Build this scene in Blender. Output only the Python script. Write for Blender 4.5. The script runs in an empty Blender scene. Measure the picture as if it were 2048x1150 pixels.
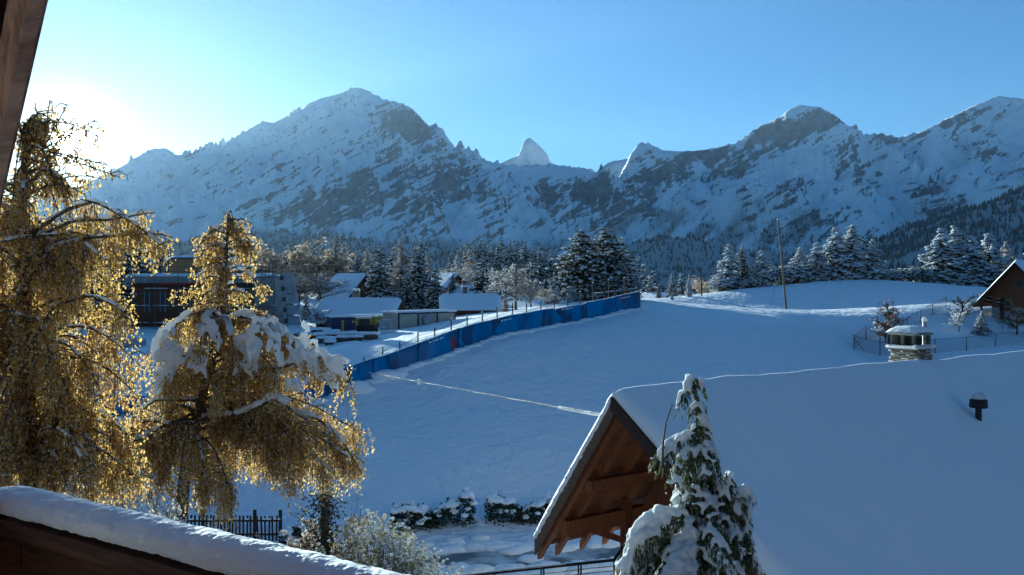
import bpy, bmesh, math, random
import numpy as np
from mathutils import Vector, Matrix
R = math.radians
rng = np.random.default_rng(7)
random.seed(7)
scn = bpy.context.scene
COL = scn.collection
F = 1650.0                         # focal length in photograph pixels (2048 wide)
# ------------------------------------------------------------------ camera, sky, sun, exposure
cam_d = bpy.data.cameras.new('camera'); cam = bpy.data.objects.new('camera', cam_d); COL.objects.link(cam)
cam.location = (0, 0, 0); cam.rotation_euler = (R(90), 0, 0)
cam_d.sensor_width = 36; cam_d.lens = 36 * F / 2048
cam_d.clip_start = 0.05; cam_d.clip_end = 60000
scn.camera = cam
SUN_AZ, SUN_EL = R(-28.3), R(8.7)  # azimuth from +Y (negative = left), elevation
sd = Vector((math.sin(SUN_AZ) * math.cos(SUN_EL), math.cos(SUN_AZ) * math.cos(SUN_EL), math.sin(SUN_EL)))
world = bpy.data.worlds.new('World'); scn.world = world; world.use_nodes = True
wn, wl = world.node_tree.nodes, world.node_tree.links
wn.clear()
sky = wn.new('ShaderNodeTexSky'); sky.sky_type = 'NISHITA'; sky.sun_disc = False
sky.sun_elevation = SUN_EL; sky.sun_rotation = SUN_AZ
sky.altitude = 1250; sky.air_density = 1.0; sky.dust_density = 0.7; sky.ozone_density = 3.0
bg = wn.new('ShaderNodeBackground'); bg.inputs[1].default_value = 0.05
out = wn.new('ShaderNodeOutputWorld')
# the sun's own disc and its bright ring in the sky (the air's glow round the sun)
tc = wn.new('ShaderNodeTexCoord'); dp = wn.new('ShaderNodeVectorMath'); dp.operation = 'DOT_PRODUCT'
dp.inputs[1].default_value = sd
nrm = wn.new('ShaderNodeVectorMath'); nrm.operation = 'NORMALIZE'
wl.new(tc.outputs['Generated'], nrm.inputs[0]); wl.new(nrm.outputs[0], dp.inputs[0])
def wpow(p, k, col):
    m0 = wn.new('ShaderNodeMath'); m0.operation = 'MAXIMUM'; m0.inputs[1].default_value = 0
    wl.new(dp.outputs['Value'], m0.inputs[0])
    m = wn.new('ShaderNodeMath'); m.operation = 'POWER'; m.inputs[1].default_value = p
    wl.new(m0.outputs[0], m.inputs[0])
    s = wn.new('ShaderNodeMath'); s.operation = 'MULTIPLY'; s.inputs[1].default_value = k
    wl.new(m.outputs[0], s.inputs[0])
    v = wn.new('ShaderNodeVectorMath'); v.operation = 'SCALE'; v.inputs[0].default_value = col
    wl.new(s.outputs[0], v.inputs['Scale']); return v
acc = sky.outputs[0]
for p, k, c in ((60, .25, (1, .9, .7)), (1000, 10, (1, .88, .6)), (4500, 70, (1, .94, .76)), (60000, 1500, (1, .96, .86))):
    a = wn.new('ShaderNodeVectorMath'); a.operation = 'ADD'
    wl.new(acc, a.inputs[0]); wl.new(wpow(p, k, c).outputs[0], a.inputs[1]); acc = a.outputs[0]
wl.new(acc, bg.inputs[0]); wl.new(bg.outputs[0], out.inputs[0])
sun_d = bpy.data.lights.new('sun', 'SUN'); sun = bpy.data.objects.new('sun', sun_d); COL.objects.link(sun)
sun_d.energy = 5.0; sun_d.angle = R(0.53); sun_d.color = (1, .85, .63)
sun.rotation_euler = sd.to_track_quat('Z', 'Y').to_euler()
vs = scn.view_settings
vs.view_transform = 'Standard'; vs.look = 'None'; vs.gamma = 1; vs.use_curve_mapping = False
vs.exposure = 1.52
vs.use_white_balance = True; vs.white_balance_temperature = 4750; vs.white_balance_tint = -6   # the phone's bluish white balance
scn.cycles.max_bounces = 6; scn.cycles.volume_bounces = 0; scn.cycles.transparent_max_bounces = 12
scn.cycles.use_denoising = True; scn.cycles.caustics_reflective = False; scn.cycles.caustics_refractive = False
scn.cycles.sample_clamp_indirect = 6

def P(px, py, Y):
    return np.array(((px - 1024) / F * Y, Y, (575 - py) / F * Y))

# ------------------------------------------------------------------ materials
MATS = {}
def N(nt, t, **kw):
    n = nt.nodes.new(t)
    for k, v in kw.items(): setattr(n, k, v)
    return n
def mat(name, col, rough=.8, noise=None, bump=0, bscale=8, trans=0, rnd=None, metal=0, spec=.3, obj_coords=True, stretch=None):
    """noise=(colour2, scale, contrast lo, hi); rnd=list of colours picked per mesh island; trans=share of light let through"""
    m = bpy.data.materials.new(name); m.use_nodes = True; nt = m.node_tree; nt.nodes.clear(); L = nt.links.new
    o = N(nt, 'ShaderNodeOutputMaterial'); b = N(nt, 'ShaderNodeBsdfPrincipled')
    b.inputs['Roughness'].default_value = rough; b.inputs['Metallic'].default_value = metal
    b.inputs['Specular IOR Level'].default_value = spec
    b.inputs['Base Color'].default_value = (*col, 1)
    tcn = N(nt, 'ShaderNodeTexCoord'); vec = tcn.outputs['Object']
    if stretch:
        mp = N(nt, 'ShaderNodeMapping'); mp.inputs['Scale'].default_value = stretch; L(vec, mp.inputs[0]); vec = mp.outputs[0]
    csock = None
    if rnd:
        g = N(nt, 'ShaderNodeNewGeometry'); r = N(nt, 'ShaderNodeValToRGB'); cr = r.color_ramp
        cr.interpolation = 'LINEAR'
        while len(cr.elements) < len(rnd): cr.elements.new(.5)
        for i, c in enumerate(rnd):
            cr.elements[i].position = i / (len(rnd) - 1); cr.elements[i].color = (*c, 1)
        L(g.outputs['Random Per Island'], r.inputs[0]); csock = r.outputs[0]
    if noise:
        c2, sc, lo, hi = noise
        tx = N(nt, 'ShaderNodeTexNoise'); tx.inputs['Scale'].default_value = sc; tx.inputs['Detail'].default_value = 6
        L(vec, tx.inputs['Vector'])
        mr = N(nt, 'ShaderNodeMapRange'); mr.inputs[1].default_value = lo; mr.inputs[2].default_value = hi
        L(tx.outputs['Fac'], mr.inputs[0])
        mx = N(nt, 'ShaderNodeMix', data_type='RGBA'); L(mr.outputs[0], mx.inputs[0])
        mx.inputs[6].default_value = (*col, 1); mx.inputs[7].default_value = (*c2, 1)
        if csock: L(csock, mx.inputs[6])
        csock = mx.outputs[2]
    if csock: L(csock, b.inputs['Base Color'])
    if bump:
        tb = N(nt, 'ShaderNodeTexNoise'); tb.inputs['Scale'].default_value = bscale; tb.inputs['Detail'].default_value = 8
        L(vec, tb.inputs['Vector'])
        bp = N(nt, 'ShaderNodeBump'); bp.inputs['Strength'].default_value = bump; bp.inputs['Distance'].default_value = .05
        L(tb.outputs['Fac'], bp.inputs['Height']); L(bp.outputs[0], b.inputs['Normal'])
    sh = b.outputs[0]
    if trans:
        t = N(nt, 'ShaderNodeBsdfTranslucent'); t.inputs[0].default_value = (*col, 1)
        if csock: L(csock, t.inputs[0])
        ms = N(nt, 'ShaderNodeMixShader'); ms.inputs[0].default_value = trans
        L(sh, ms.inputs[1]); L(t.outputs[0], ms.inputs[2]); sh = ms.outputs[0]
    L(sh, o.inputs[0]); MATS[name] = m; return m
SNOW = (.84, .86, .89)
mat('snow', SNOW, .65, bump=.35, bscale=14, spec=.2)
def ground_snow():
    m = bpy.data.materials.new('meadow_snow'); m.use_nodes = True; nt = m.node_tree; nt.nodes.clear(); L = nt.links.new
    o = N(nt, 'ShaderNodeOutputMaterial'); b = N(nt, 'ShaderNodeBsdfPrincipled'); b.inputs['Roughness'].default_value = .65; b.inputs['Base Color'].default_value = (*SNOW, 1); b.inputs['Specular IOR Level'].default_value = .2; L(b.outputs[0], o.inputs[0])
    t = N(nt, 'ShaderNodeTexCoord'); prev = None
    for sc, dist, st in ((.55, .5, .8), (2.2, .12, .75), (11, .03, .5)):
        n = N(nt, 'ShaderNodeTexNoise'); n.inputs['Scale'].default_value = sc; n.inputs['Detail'].default_value = 3; L(t.outputs['Object'], n.inputs['Vector'])
        bp = N(nt, 'ShaderNodeBump'); bp.inputs['Strength'].default_value = st; bp.inputs['Distance'].default_value = dist; L(n.outputs['Fac'], bp.inputs['Height'])
        if prev: L(prev.outputs[0], bp.inputs['Normal'])
        prev = bp
    L(prev.outputs[0], b.inputs['Normal']); MATS['meadow_snow'] = m
ground_snow()
mat('snow_clump', SNOW, .7, bump=.5, bscale=22, spec=.15, trans=.38)
mat('snow_fleck', (.8, .82, .85), .8, trans=.35)
mat('frost', (.66, .66, .66), .8, trans=.3, rnd=[(.5, .48, .45), (.72, .72, .72), (.6, .58, .56)])
mat('frost_gold', (.6, .5, .36), .8, trans=.35, rnd=[(.34, .22, .1), (.62, .56, .5), (.5, .36, .2), (.7, .68, .64)])
mat('bark', (.11, .085, .06), .9, noise=((.05, .04, .03), 9, .35, .65), bump=.8, bscale=16)
mat('bark_pale', (.2, .17, .14), .9, noise=((.1, .08, .06), 7, .4, .6), bump=.6, bscale=18)
mat('gold_leaf', (.5, .3, .07), .7, trans=.74, rnd=[(.36, .2, .06), (.64, .42, .11), (.78, .56, .18), (.54, .32, .06), (.46, .35, .15), (.7, .47, .1)])
mat('thuja_leaf', (.05, .08, .03), .7, trans=.3, rnd=[(.045, .065, .025), (.1, .12, .045), (.065, .09, .035), (.15, .15, .06)])
mat('shrub_leaf', (.2, .18, .08), .7, trans=.4, rnd=[(.12, .12, .05), (.3, .27, .12), (.2, .2, .09), (.38, .36, .25)])
mat('needle', (.03, .05, .03), .8, trans=.1, rnd=[(.02, .035, .02), (.04, .06, .03), (.03, .048, .03)])
mat('needle_warm', (.05, .06, .03), .8, trans=.15, rnd=[(.05, .055, .025), (.12, .11, .05), (.08, .08, .036)])
mat('hedge_leaf', (.02, .03, .015), .7, trans=.1, rnd=[(.012, .018, .01), (.03, .045, .02), (.022, .03, .016)])
mat('red_leaf', (.2, .07, .04), .7, trans=.3, rnd=[(.12, .05, .03), (.3, .1, .06), (.2, .12, .08)])
mat('wood_rail', (.13, .06, .03), .75, noise=((.06, .028, .014), 6, .35, .65), bump=.4, bscale=10, stretch=(1, 1, 14))
mat('wood_dark', (.06, .03, .016), .75, noise=((.025, .014, .008), 6, .35, .65), bump=.4, bscale=10, stretch=(1, 1, 14))
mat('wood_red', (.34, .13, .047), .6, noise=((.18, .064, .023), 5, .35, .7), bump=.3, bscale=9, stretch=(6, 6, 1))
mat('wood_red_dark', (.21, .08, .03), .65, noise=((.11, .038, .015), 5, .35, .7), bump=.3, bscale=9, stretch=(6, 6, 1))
mat('wood_brown', (.13, .06, .03), .8, noise=((.07, .03, .015), 4, .35, .65), bump=.3, bscale=6, stretch=(1, 1, 8))
mat('wood_yellow', (.4, .24, .1), .8, noise=((.28, .15, .06), 3, .35, .65), stretch=(1, 1, 6))
mat('wood_weathered', (.2, .13, .08), .85, noise=((.1, .06, .04), 7, .35, .65), bump=.5, bscale=12, stretch=(1, 1, 10))
mat('fascia', (.42, .26, .17), .7, noise=((.2, .11, .07), 2.2, .38, .62), bump=.5, bscale=9, stretch=(1, 6, 6))
mat('slate', (.06, .055, .055), .8, bump=.4, bscale=9)
mat('ice', (.8, .86, .9), .05, spec=.5, trans=.5)
mat('raw_wall', (.1, .078, .058), .95, noise=((.17, .14, .105), .8, .45, .65), bump=.3, bscale=5)
mat('concrete', (.3, .3, .29), .9, noise=((.22, .22, .21), 1.2, .4, .6), bump=.2, bscale=6)
mat('render_wall', (.4, .38, .34), .9, noise=((.32, .3, .27), 1.5, .4, .6))
mat('stone', (.2, .18, .15), .9, bump=.8, bscale=14, rnd=[(.12, .11, .095), (.27, .25, .21), (.19, .165, .13), (.23, .2, .16)])
mat('mortar', (.1, .095, .085), .95, bump=.5, bscale=20)
mat('dark_metal', (.02, .02, .024), .5, metal=.3)
mat('grey_metal', (.3, .31, .32), .45, metal=.7, noise=((.2, .2, .2), 5, .4, .6))
mat('post_blue_grey', (.05, .06, .08), .6)
mat('steel_tube', (.1, .1, .105), .7)
mat('panel_grey', (.36, .38, .4), .8, noise=((.28, .3, .32), 1.5, .4, .6))
mat('panel_cream', (.42, .39, .32), .7, noise=((.36, .33, .27), .8, .4, .6))
mat('container_blue', (.02, .035, .1), .55, noise=((.014, .025, .075), 1.5, .4, .6))
mat('yellow_paint', (.55, .4, .05), .6)
mat('yellow_machine', (.42, .34, .06), .6, noise=((.25, .2, .05), 4, .4, .6))
mat('red_paint', (.4, .03, .04), .6)
mat('white_print', (.75, .77, .8), .6)
mat('rubber', (.02, .02, .02), .8)
mat('glass_dark', (.02, .025, .03), .1, spec=.6)
mat('pipe_concrete', (.3, .26, .2), .9, bump=.3, bscale=10)
mat('asphalt_wet', (.14, .145, .155), .6, noise=((.6, .62, .65), .9, .42, .62), bump=.2, bscale=6)
mat('cable', (.1, .1, .1), .7)

def banner_mat():
    m = bpy.data.materials.new('banner_print'); m.use_nodes = True; nt = m.node_tree; nt.nodes.clear(); L = nt.links.new
    o = N(nt, 'ShaderNodeOutputMaterial'); b = N(nt, 'ShaderNodeBsdfPrincipled'); b.inputs['Roughness'].default_value = .5
    L(b.outputs[0], o.inputs[0])
    g = N(nt, 'ShaderNodeUVMap'); g.uv_map = 'UVMap'
    mp = N(nt, 'ShaderNodeMapping'); mp.inputs['Rotation'].default_value = (0, 0, R(24)); mp.inputs['Scale'].default_value = (1.6, .8, 1)
    L(g.outputs[0], mp.inputs[0])
    v = N(nt, 'ShaderNodeTexVoronoi'); v.inputs['Scale'].default_value = 1.0; v.distance = 'MANHATTAN'; L(mp.outputs[0], v.inputs['Vector'])
    s = N(nt, 'ShaderNodeSeparateColor'); L(v.outputs['Color'], s.inputs[0])
    r = N(nt, 'ShaderNodeValToRGB'); r.color_ramp.interpolation = 'CONSTANT'; cr = r.color_ramp
    cols = [(0, (.004, .10, .30)), (.25, (.004, .045, .15)), (.42, (.006, .14, .40)), (.6, (.004, .09, .27)), (.78, (.01, .17, .42)), (.93, (.004, .05, .16))]
    while len(cr.elements) < len(cols): cr.elements.new(.5)
    for e, (p, c) in zip(cr.elements, cols): e.position = p; e.color = (*c, 1)
    L(s.outputs[0], r.inputs[0])
    v2 = N(nt, 'ShaderNodeTexVoronoi'); v2.inputs['Scale'].default_value = 1.9; L(mp.outputs[0], v2.inputs['Vector']); s2 = N(nt, 'ShaderNodeSeparateColor'); L(v2.outputs['Color'], s2.inputs[0])
    gt = N(nt, 'ShaderNodeMath', operation='GREATER_THAN'); gt.inputs[1].default_value = .994; L(s2.outputs[1], gt.inputs[0])
    mx = N(nt, 'ShaderNodeMix', data_type='RGBA'); L(gt.outputs[0], mx.inputs[0]); L(r.outputs[0], mx.inputs[6]); mx.inputs[7].default_value = (.16, .014, .04, 1)
    L(mx.outputs[2], b.inputs['Base Color'])
    MATS['banner_print'] = m
banner_mat()

# ------------------------------------------------------------------ object helpers
def tag(o, label=None, cat=None, group=None, kind=None):
    if label: o['label'] = label
    if cat: o['category'] = cat
    if group: o['group'] = group
    if kind: o['kind'] = kind
    return o
def link(o, parent=None):
    COL.objects.link(o)
    if parent is not None:
        o.parent = parent
    return o
def empty(name, loc, label=None, cat=None, group=None, rz=0):
    o = bpy.data.objects.new(name, None); COL.objects.link(o); o.location = loc; o.rotation_euler = (0, 0, rz)
    o.empty_display_size = .2
    return tag(o, label, cat, group)
class Geo:
    """collects vertices and faces, built into one mesh"""
    def __init__(s): s.V = []; s.T = []; s.Q = []; s.n = 0
    def add(s, V, Fc):
        V = np.asarray(V, float).reshape(-1, 3); Fc = np.asarray(Fc, int)
        (s.T if Fc.shape[1] == 3 else s.Q).append(Fc + s.n); s.V.append(V); s.n += len(V); return s
    def mesh(s, name, m, smooth=False):
        me = bpy.data.meshes.new(name)
        V = np.concatenate(s.V) if s.V else np.zeros((0, 3))
        T = np.concatenate(s.T) if s.T else np.zeros((0, 3), int); Q = np.concatenate(s.Q) if s.Q else np.zeros((0, 4), int)
        me.vertices.add(len(V)); me.vertices.foreach_set('co', V.astype(np.float32).ravel())
        nl = T.size + Q.size; me.loops.add(nl); me.loops.foreach_set('vertex_index', np.concatenate([T.ravel(), Q.ravel()]).astype(np.int32))
        npoly = len(T) + len(Q); me.polygons.add(npoly)
        starts = np.concatenate([np.arange(len(T)) * 3, T.size + np.arange(len(Q)) * 4]).astype(np.int32)
        me.polygons.foreach_set('loop_start', starts)
        me.polygons.foreach_set('use_smooth', np.full(npoly, bool(smooth)))
        me.update(calc_edges=True); me.validate()
        if m: me.materials.append(MATS[m])
        return me
    def obj(s, name, m, parent=None, smooth=False):
        return link(bpy.data.objects.new(name, s.mesh(name, m, smooth)), parent)
    def box(s, c, size, M=None, taper=1.0):
        x, y, z = np.array(size) / 2.0
        v = np.array([(-x, -y, -z), (x, -y, -z), (x, y, -z), (-x, y, -z), (-x * taper, -y * taper, z), (x * taper, -y * taper, z), (x * taper, y * taper, z), (-x * taper, y * taper, z)])
        if M is not None: v = v @ np.asarray(M).T
        return s.add(v + np.asarray(c), [(3, 2, 1, 0), (4, 5, 6, 7), (0, 1, 5, 4), (1, 2, 6, 5), (2, 3, 7, 6), (3, 0, 4, 7)])
    def beam(s, a, b, w, h, up=(0, 0, 1)):
        a, b = np.asarray(a, float), np.asarray(b, float); d = b - a; Lg = np.linalg.norm(d); d = d / Lg
        x = np.cross(d, up); x /= np.linalg.norm(x); z = np.cross(x, d)
        return s.box((a + b) / 2, (w, Lg, h), np.array([x, d, z]).T)
    def tube(s, pts, rad, sides=6, cap=True):
        pts = np.asarray(pts, float); n = len(pts); rad = np.broadcast_to(rad, (n,))
        t = np.gradient(pts, axis=0); t /= np.linalg.norm(t, axis=1)[:, None] + 1e-9
        up = np.array((0.13, .21, .97)) if abs(t[:, 2]).mean() < .8 else np.array((.95, .2, .1))
        x = np.cross(t, up); x /= np.linalg.norm(x, axis=1)[:, None] + 1e-9; y = np.cross(t, x)
        a = np.arange(sides) * 2 * math.pi / sides
        V = (pts[:, None] + rad[:, None, None] * (x[:, None] * np.cos(a)[None, :, None] + y[:, None] * np.sin(a)[None, :, None])).reshape(-1, 3)
        i, j = np.meshgrid(np.arange(n - 1), np.arange(sides), indexing='ij'); k = (j + 1) % sides
        Q = np.stack([i * sides + j, i * sides + k, (i + 1) * sides + k, (i + 1) * sides + j], -1).reshape(-1, 4)
        s.add(V, Q)
        if cap and sides >= 3:
            for e in (0, n - 1):
                base = s.n; s.add(pts[e][None], np.zeros((0, 3), int)); off = base - len(V) + e * sides if e == 0 else base - len(V) - 1 + e * sides
                tri = [(base, off + jj, off + (jj + 1) % sides) for jj in range(sides)]
                s.T.append(np.array(tri))
        return s
    def quads(s, C, U, W):
        """diamond leaves: centres C, half-length vectors U, half-width vectors W"""
        V = np.stack([C - U, C + W, C + U, C - W], 1).reshape(-1, 3); i = np.arange(len(C))[:, None] * 4
        return s.add(V, i + np.arange(4)[None])
    def blobs(s, C, Rd, sub=1, jit=.12):
        """lumps: centres C (n,3), radii Rd (n,3)"""
        V0, T0 = ICO[sub]; C = np.asarray(C, float).reshape(-1, 3); Rd = np.asarray(Rd, float).reshape(-1, 3)
        V = V0[None] * (1 + rng.normal(0, jit, (len(C), len(V0), 1))) * Rd[:, None] + C[:, None]
        T = T0[None] + (np.arange(len(C)) * len(V0))[:, None, None]
        return s.add(V.reshape(-1, 3), T.reshape(-1, 3))
def _ico(sub):
    bm = bmesh.new(); bmesh.ops.create_icosphere(bm, subdivisions=sub, radius=1)
    bm.verts.ensure_lookup_table(); V = np.array([v.co[:] for v in bm.verts]); T = np.array([[v.index for v in f.verts] for f in bm.faces]); bm.free(); return V, T
ICO = {1: _ico(1), 2: _ico(2), 3: _ico(3)}
def unit(v): return v / (np.linalg.norm(v, axis=-1, keepdims=True) + 1e-9)
def rvec(n): return unit(rng.normal(size=(n, 3)))
def melt(geo, name, m, parent, voxel, smooth_it=4):
    """joins overlapping lumps into one smooth skin"""
    tmp = geo.obj('tmp', None)
    md = tmp.modifiers.new('r', 'REMESH'); md.mode = 'VOXEL'; md.voxel_size = voxel; md.use_smooth_shade = True
    ms = tmp.modifiers.new('s', 'SMOOTH'); ms.iterations = smooth_it; ms.factor = .5
    dg = bpy.context.evaluated_depsgraph_get(); me = bpy.data.meshes.new_from_object(tmp.evaluated_get(dg))
    old = tmp.data; bpy.data.objects.remove(tmp); bpy.data.meshes.remove(old)
    me.name = name; me.materials.clear(); me.materials.append(MATS[m])
    me.polygons.foreach_set('use_smooth', np.ones(len(me.polygons), bool))
    return link(bpy.data.objects.new(name, me), parent)
def copy_tree(o, parent=None):
    c = o.copy(); COL.objects.link(c); c.parent = parent
    for ch in list(o.children): copy_tree(ch, c)
    return c

# ------------------------------------------------------------------ noise (numpy)
_perm = rng.permutation(512); _perm = np.concatenate([_perm, _perm, _perm]); _grad = rng.uniform(0, 2 * math.pi, 512)
def perlin(x, y):
    xi = np.floor(x).astype(int); yi = np.floor(y).astype(int); xf = x - xi; yf = y - yi
    u = xf * xf * xf * (xf * (xf * 6 - 15) + 10); v = yf * yf * yf * (yf * (yf * 6 - 15) + 10)
    def g(ix, iy, dx, dy):
        a = _grad[_perm[(_perm[ix & 511] + iy) & 511]]; return np.cos(a) * dx + np.sin(a) * dy
    a = g(xi, yi, xf, yf); b = g(xi + 1, yi, xf - 1, yf); c = g(xi, yi + 1, xf, yf - 1); d = g(xi + 1, yi + 1, xf - 1, yf - 1)
    return ((a + u * (b - a)) * (1 - v) + (c + u * (d - c)) * v) * 1.5
def fbm(x, y, o=5, lac=2.03, gain=.5):
    s = 0; a = 1
    for i in range(o): s = s + a * perlin(x + 17.3 * i, y - 9.1 * i); x = x * lac; y = y * lac; a *= gain
    return s
def ridged(x, y, o=5, lac=2.1, gain=.5):
    s = 0; a = 1; w = 1
    for i in range(o):
        n = 1 - np.abs(perlin(x + 31.7 * i, y + 11.9 * i)) * 1.6; n = n * n * w; w = np.clip(n * 1.6, 0, 1); s = s + a * n; x = x * lac; y = y * lac; a *= gain
    return s
def sstep(a, b, x): t = np.clip((x - a) / (b - a), 0, 1); return t * t * (3 - 2 * t)

# ------------------------------------------------------------------ ground
FENCE = [(-40, 772, 812, 43.5), (150, 790, 828, 44.5), (300, 792, 832, 45.5), (450, 787, 826, 46.5), (600, 772, 812, 48), (700, 734, 774, 50),
         (750, 716, 757, 51), (782, 706, 743, 52), (876, 672, 709, 53), (934, 651, 689, 54.5), (1022, 631, 664, 57.5), (1110, 616, 649, 60.5), (1200, 600, 633, 63), (1280, 583, 613, 66)]
CP = [(900, 1133, 30), (1150, 1105, 31), (600, 1072, 34), (400, 1064, 34), (100, 1060, 34), (800, 1050, 34), (1100, 1036, 35.5),
      (900, 940, 39), (1000, 850, 44), (1100, 850, 44.5), (850, 800, 48), (1200, 755, 51), (1400, 715, 54.5), (1500, 680, 56.5), (1400, 640, 62), (1300, 617, 69.5), (1550, 655, 59.5), (1573, 622, 96), (1450, 616, 98), (1350, 610, 94),
      (1650, 650, 61), (1700, 618, 98), (1780, 638, 73), (1700, 716, 61.5), (1933, 702, 64), (2048, 692, 65), (2250, 690, 66), (2003, 646, 75), (1895, 612, 79), (2300, 640, 76),
      (1290, 604, 100), (1400, 590, 109), (1500, 575, 113), (1650, 562, 116), (1750, 559, 116), (1850, 565, 114), (1950, 586, 100), (2200, 590, 100),
      (590, 694, 64), (750, 680, 66), (850, 664, 68), (950, 645, 72), (1040, 622, 74), (1130, 608, 75), (1230, 598, 76),
      (300, 690, 70), (0, 720, 68), (-400, 760, 66), (-400, 900, 45), (-300, 1080, 33),
      (600, 650, 95), (800, 645, 95), (950, 625, 105), (1100, 610, 105), (300, 650, 95), (0, 660, 95), (-500, 680, 100)]
cxyz = [P(px, py, Y) for px, py, Y in CP] + [P(px, b, Y) for px, t, b, Y in FENCE]
for Y in (156, 190):
    cxyz += [np.array((X, Y, -7.0)) for X in (30, 55, 80, 130, 200)]
for Y, z in ((200, -2), (330, 3), (600, 0), (1100, -40), (2200, -160)):
    cxyz += [np.array((s * Y, Y, z + (-14 - .02 * Y if s > .1 and Y < 1000 else 0))) for s in (-1.2, -.6, -.3, -.1, .2, .5, 1.0, 1.6)]
for X, Y, z in ((0, 20, -10.6), (-10, 22, -10.5), (12, 30, -9.6), (25, 45, -7.2), (30, 30, -9), (-25, 20, -10.4), (0, 8, -10.6), (-8, 8, -10.5), (10, 10, -10.4), (30, 8, -9.8),
                (0, -8, -10.5), (-20, -8, -10.5), (20, -8, -10.2), (45, 40, -7.5), (60, 60, -5), (70, 20, -8.5), (-60, 20, -10), (-90, 60, -7), (90, 80, -4)):
    cxyz.append(np.array((X, Y, z)))
cxyz = np.array(cxyz)
def wrp(X, Y):
    q = np.maximum(Y + 22, 2.0); return np.stack([X / q * 3.0, np.log(q) * 3.0], -1)
_cw = wrp(cxyz[:, 0], cxyz[:, 1])
def _tps(a, b):
    r2 = ((a[:, None] - b[None]) ** 2).sum(-1) + 1e-9; return .5 * r2 * np.log(r2)
_n = len(cxyz); _A = np.zeros((_n + 3, _n + 3)); _A[:_n, :_n] = _tps(_cw, _cw) + np.eye(_n) * .004
_A[:_n, _n] = 1; _A[_n, :_n] = 1; _A[:_n, _n + 1:] = _cw; _A[_n + 1:, :_n] = _cw.T
_w = np.linalg.solve(_A, np.concatenate([cxyz[:, 2], np.zeros(3)]))
def ground_h(X, Y):
    X = np.atleast_1d(np.asarray(X, float)); Y = np.atleast_1d(np.asarray(Y, float)); res = np.empty(len(X))
    for i in range(0, len(X), 20000):
        q = wrp(X[i:i + 20000], Y[i:i + 20000]); res[i:i + 20000] = _tps(q, _cw) @ _w[:_n] + _w[_n] + q @ _w[_n + 1:]
    nz = fbm(X / 9, Y / 9, 3) * .07 + fbm(X / 1.7, Y / 1.7, 3) * .018
    site = sstep(0, 1, 1 - np.hypot((X + 14) / 9, (Y - 66) / 5.5)); nz = nz + site * fbm(X / 1.3, Y / 1.3, 3) * .35
    knoll = 0 * np.exp(-((Y - 66.5 + .12 * (X - 20)) / 4.2) ** 2) * sstep(8, 15, X) * (1 - sstep(27, 34, X))
    return res + nz + knoll
def gz(X, Y): return float(ground_h(X, Y)[0])
def build_ground():
    n = 430
    u = np.linspace(-1, 1, n); X = 12 + 30 * np.sinh(u * 4.6) / np.sinh(4.6) * 55
    k = 3.2; v = np.linspace(0, 1, n); Yv = -14 + 2300 * (np.exp(v * 5.2) - 1) / (np.exp(5.2) - 1)
    # finer rows where the field shows
    Xg, Yg = np.meshgrid(X, Yv, indexing='xy'); Z = ground_h(Xg.ravel(), Yg.ravel())
    V = np.stack([Xg.ravel(), Yg.ravel(), Z], -1)
    i, j = np.meshgrid(np.arange(n - 1), np.arange(n - 1), indexing='ij')
    Q = np.stack([i * n + j, i * n + j + 1, (i + 1) * n + j + 1, (i + 1) * n + j], -1).reshape(-1, 4)
    o = Geo().add(V, Q).obj('ground', 'meadow_snow', smooth=True)
    tag(o, 'snow covered meadow sloping up from the garden to the hill crest', 'ground', kind='structure')
build_ground()

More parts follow.
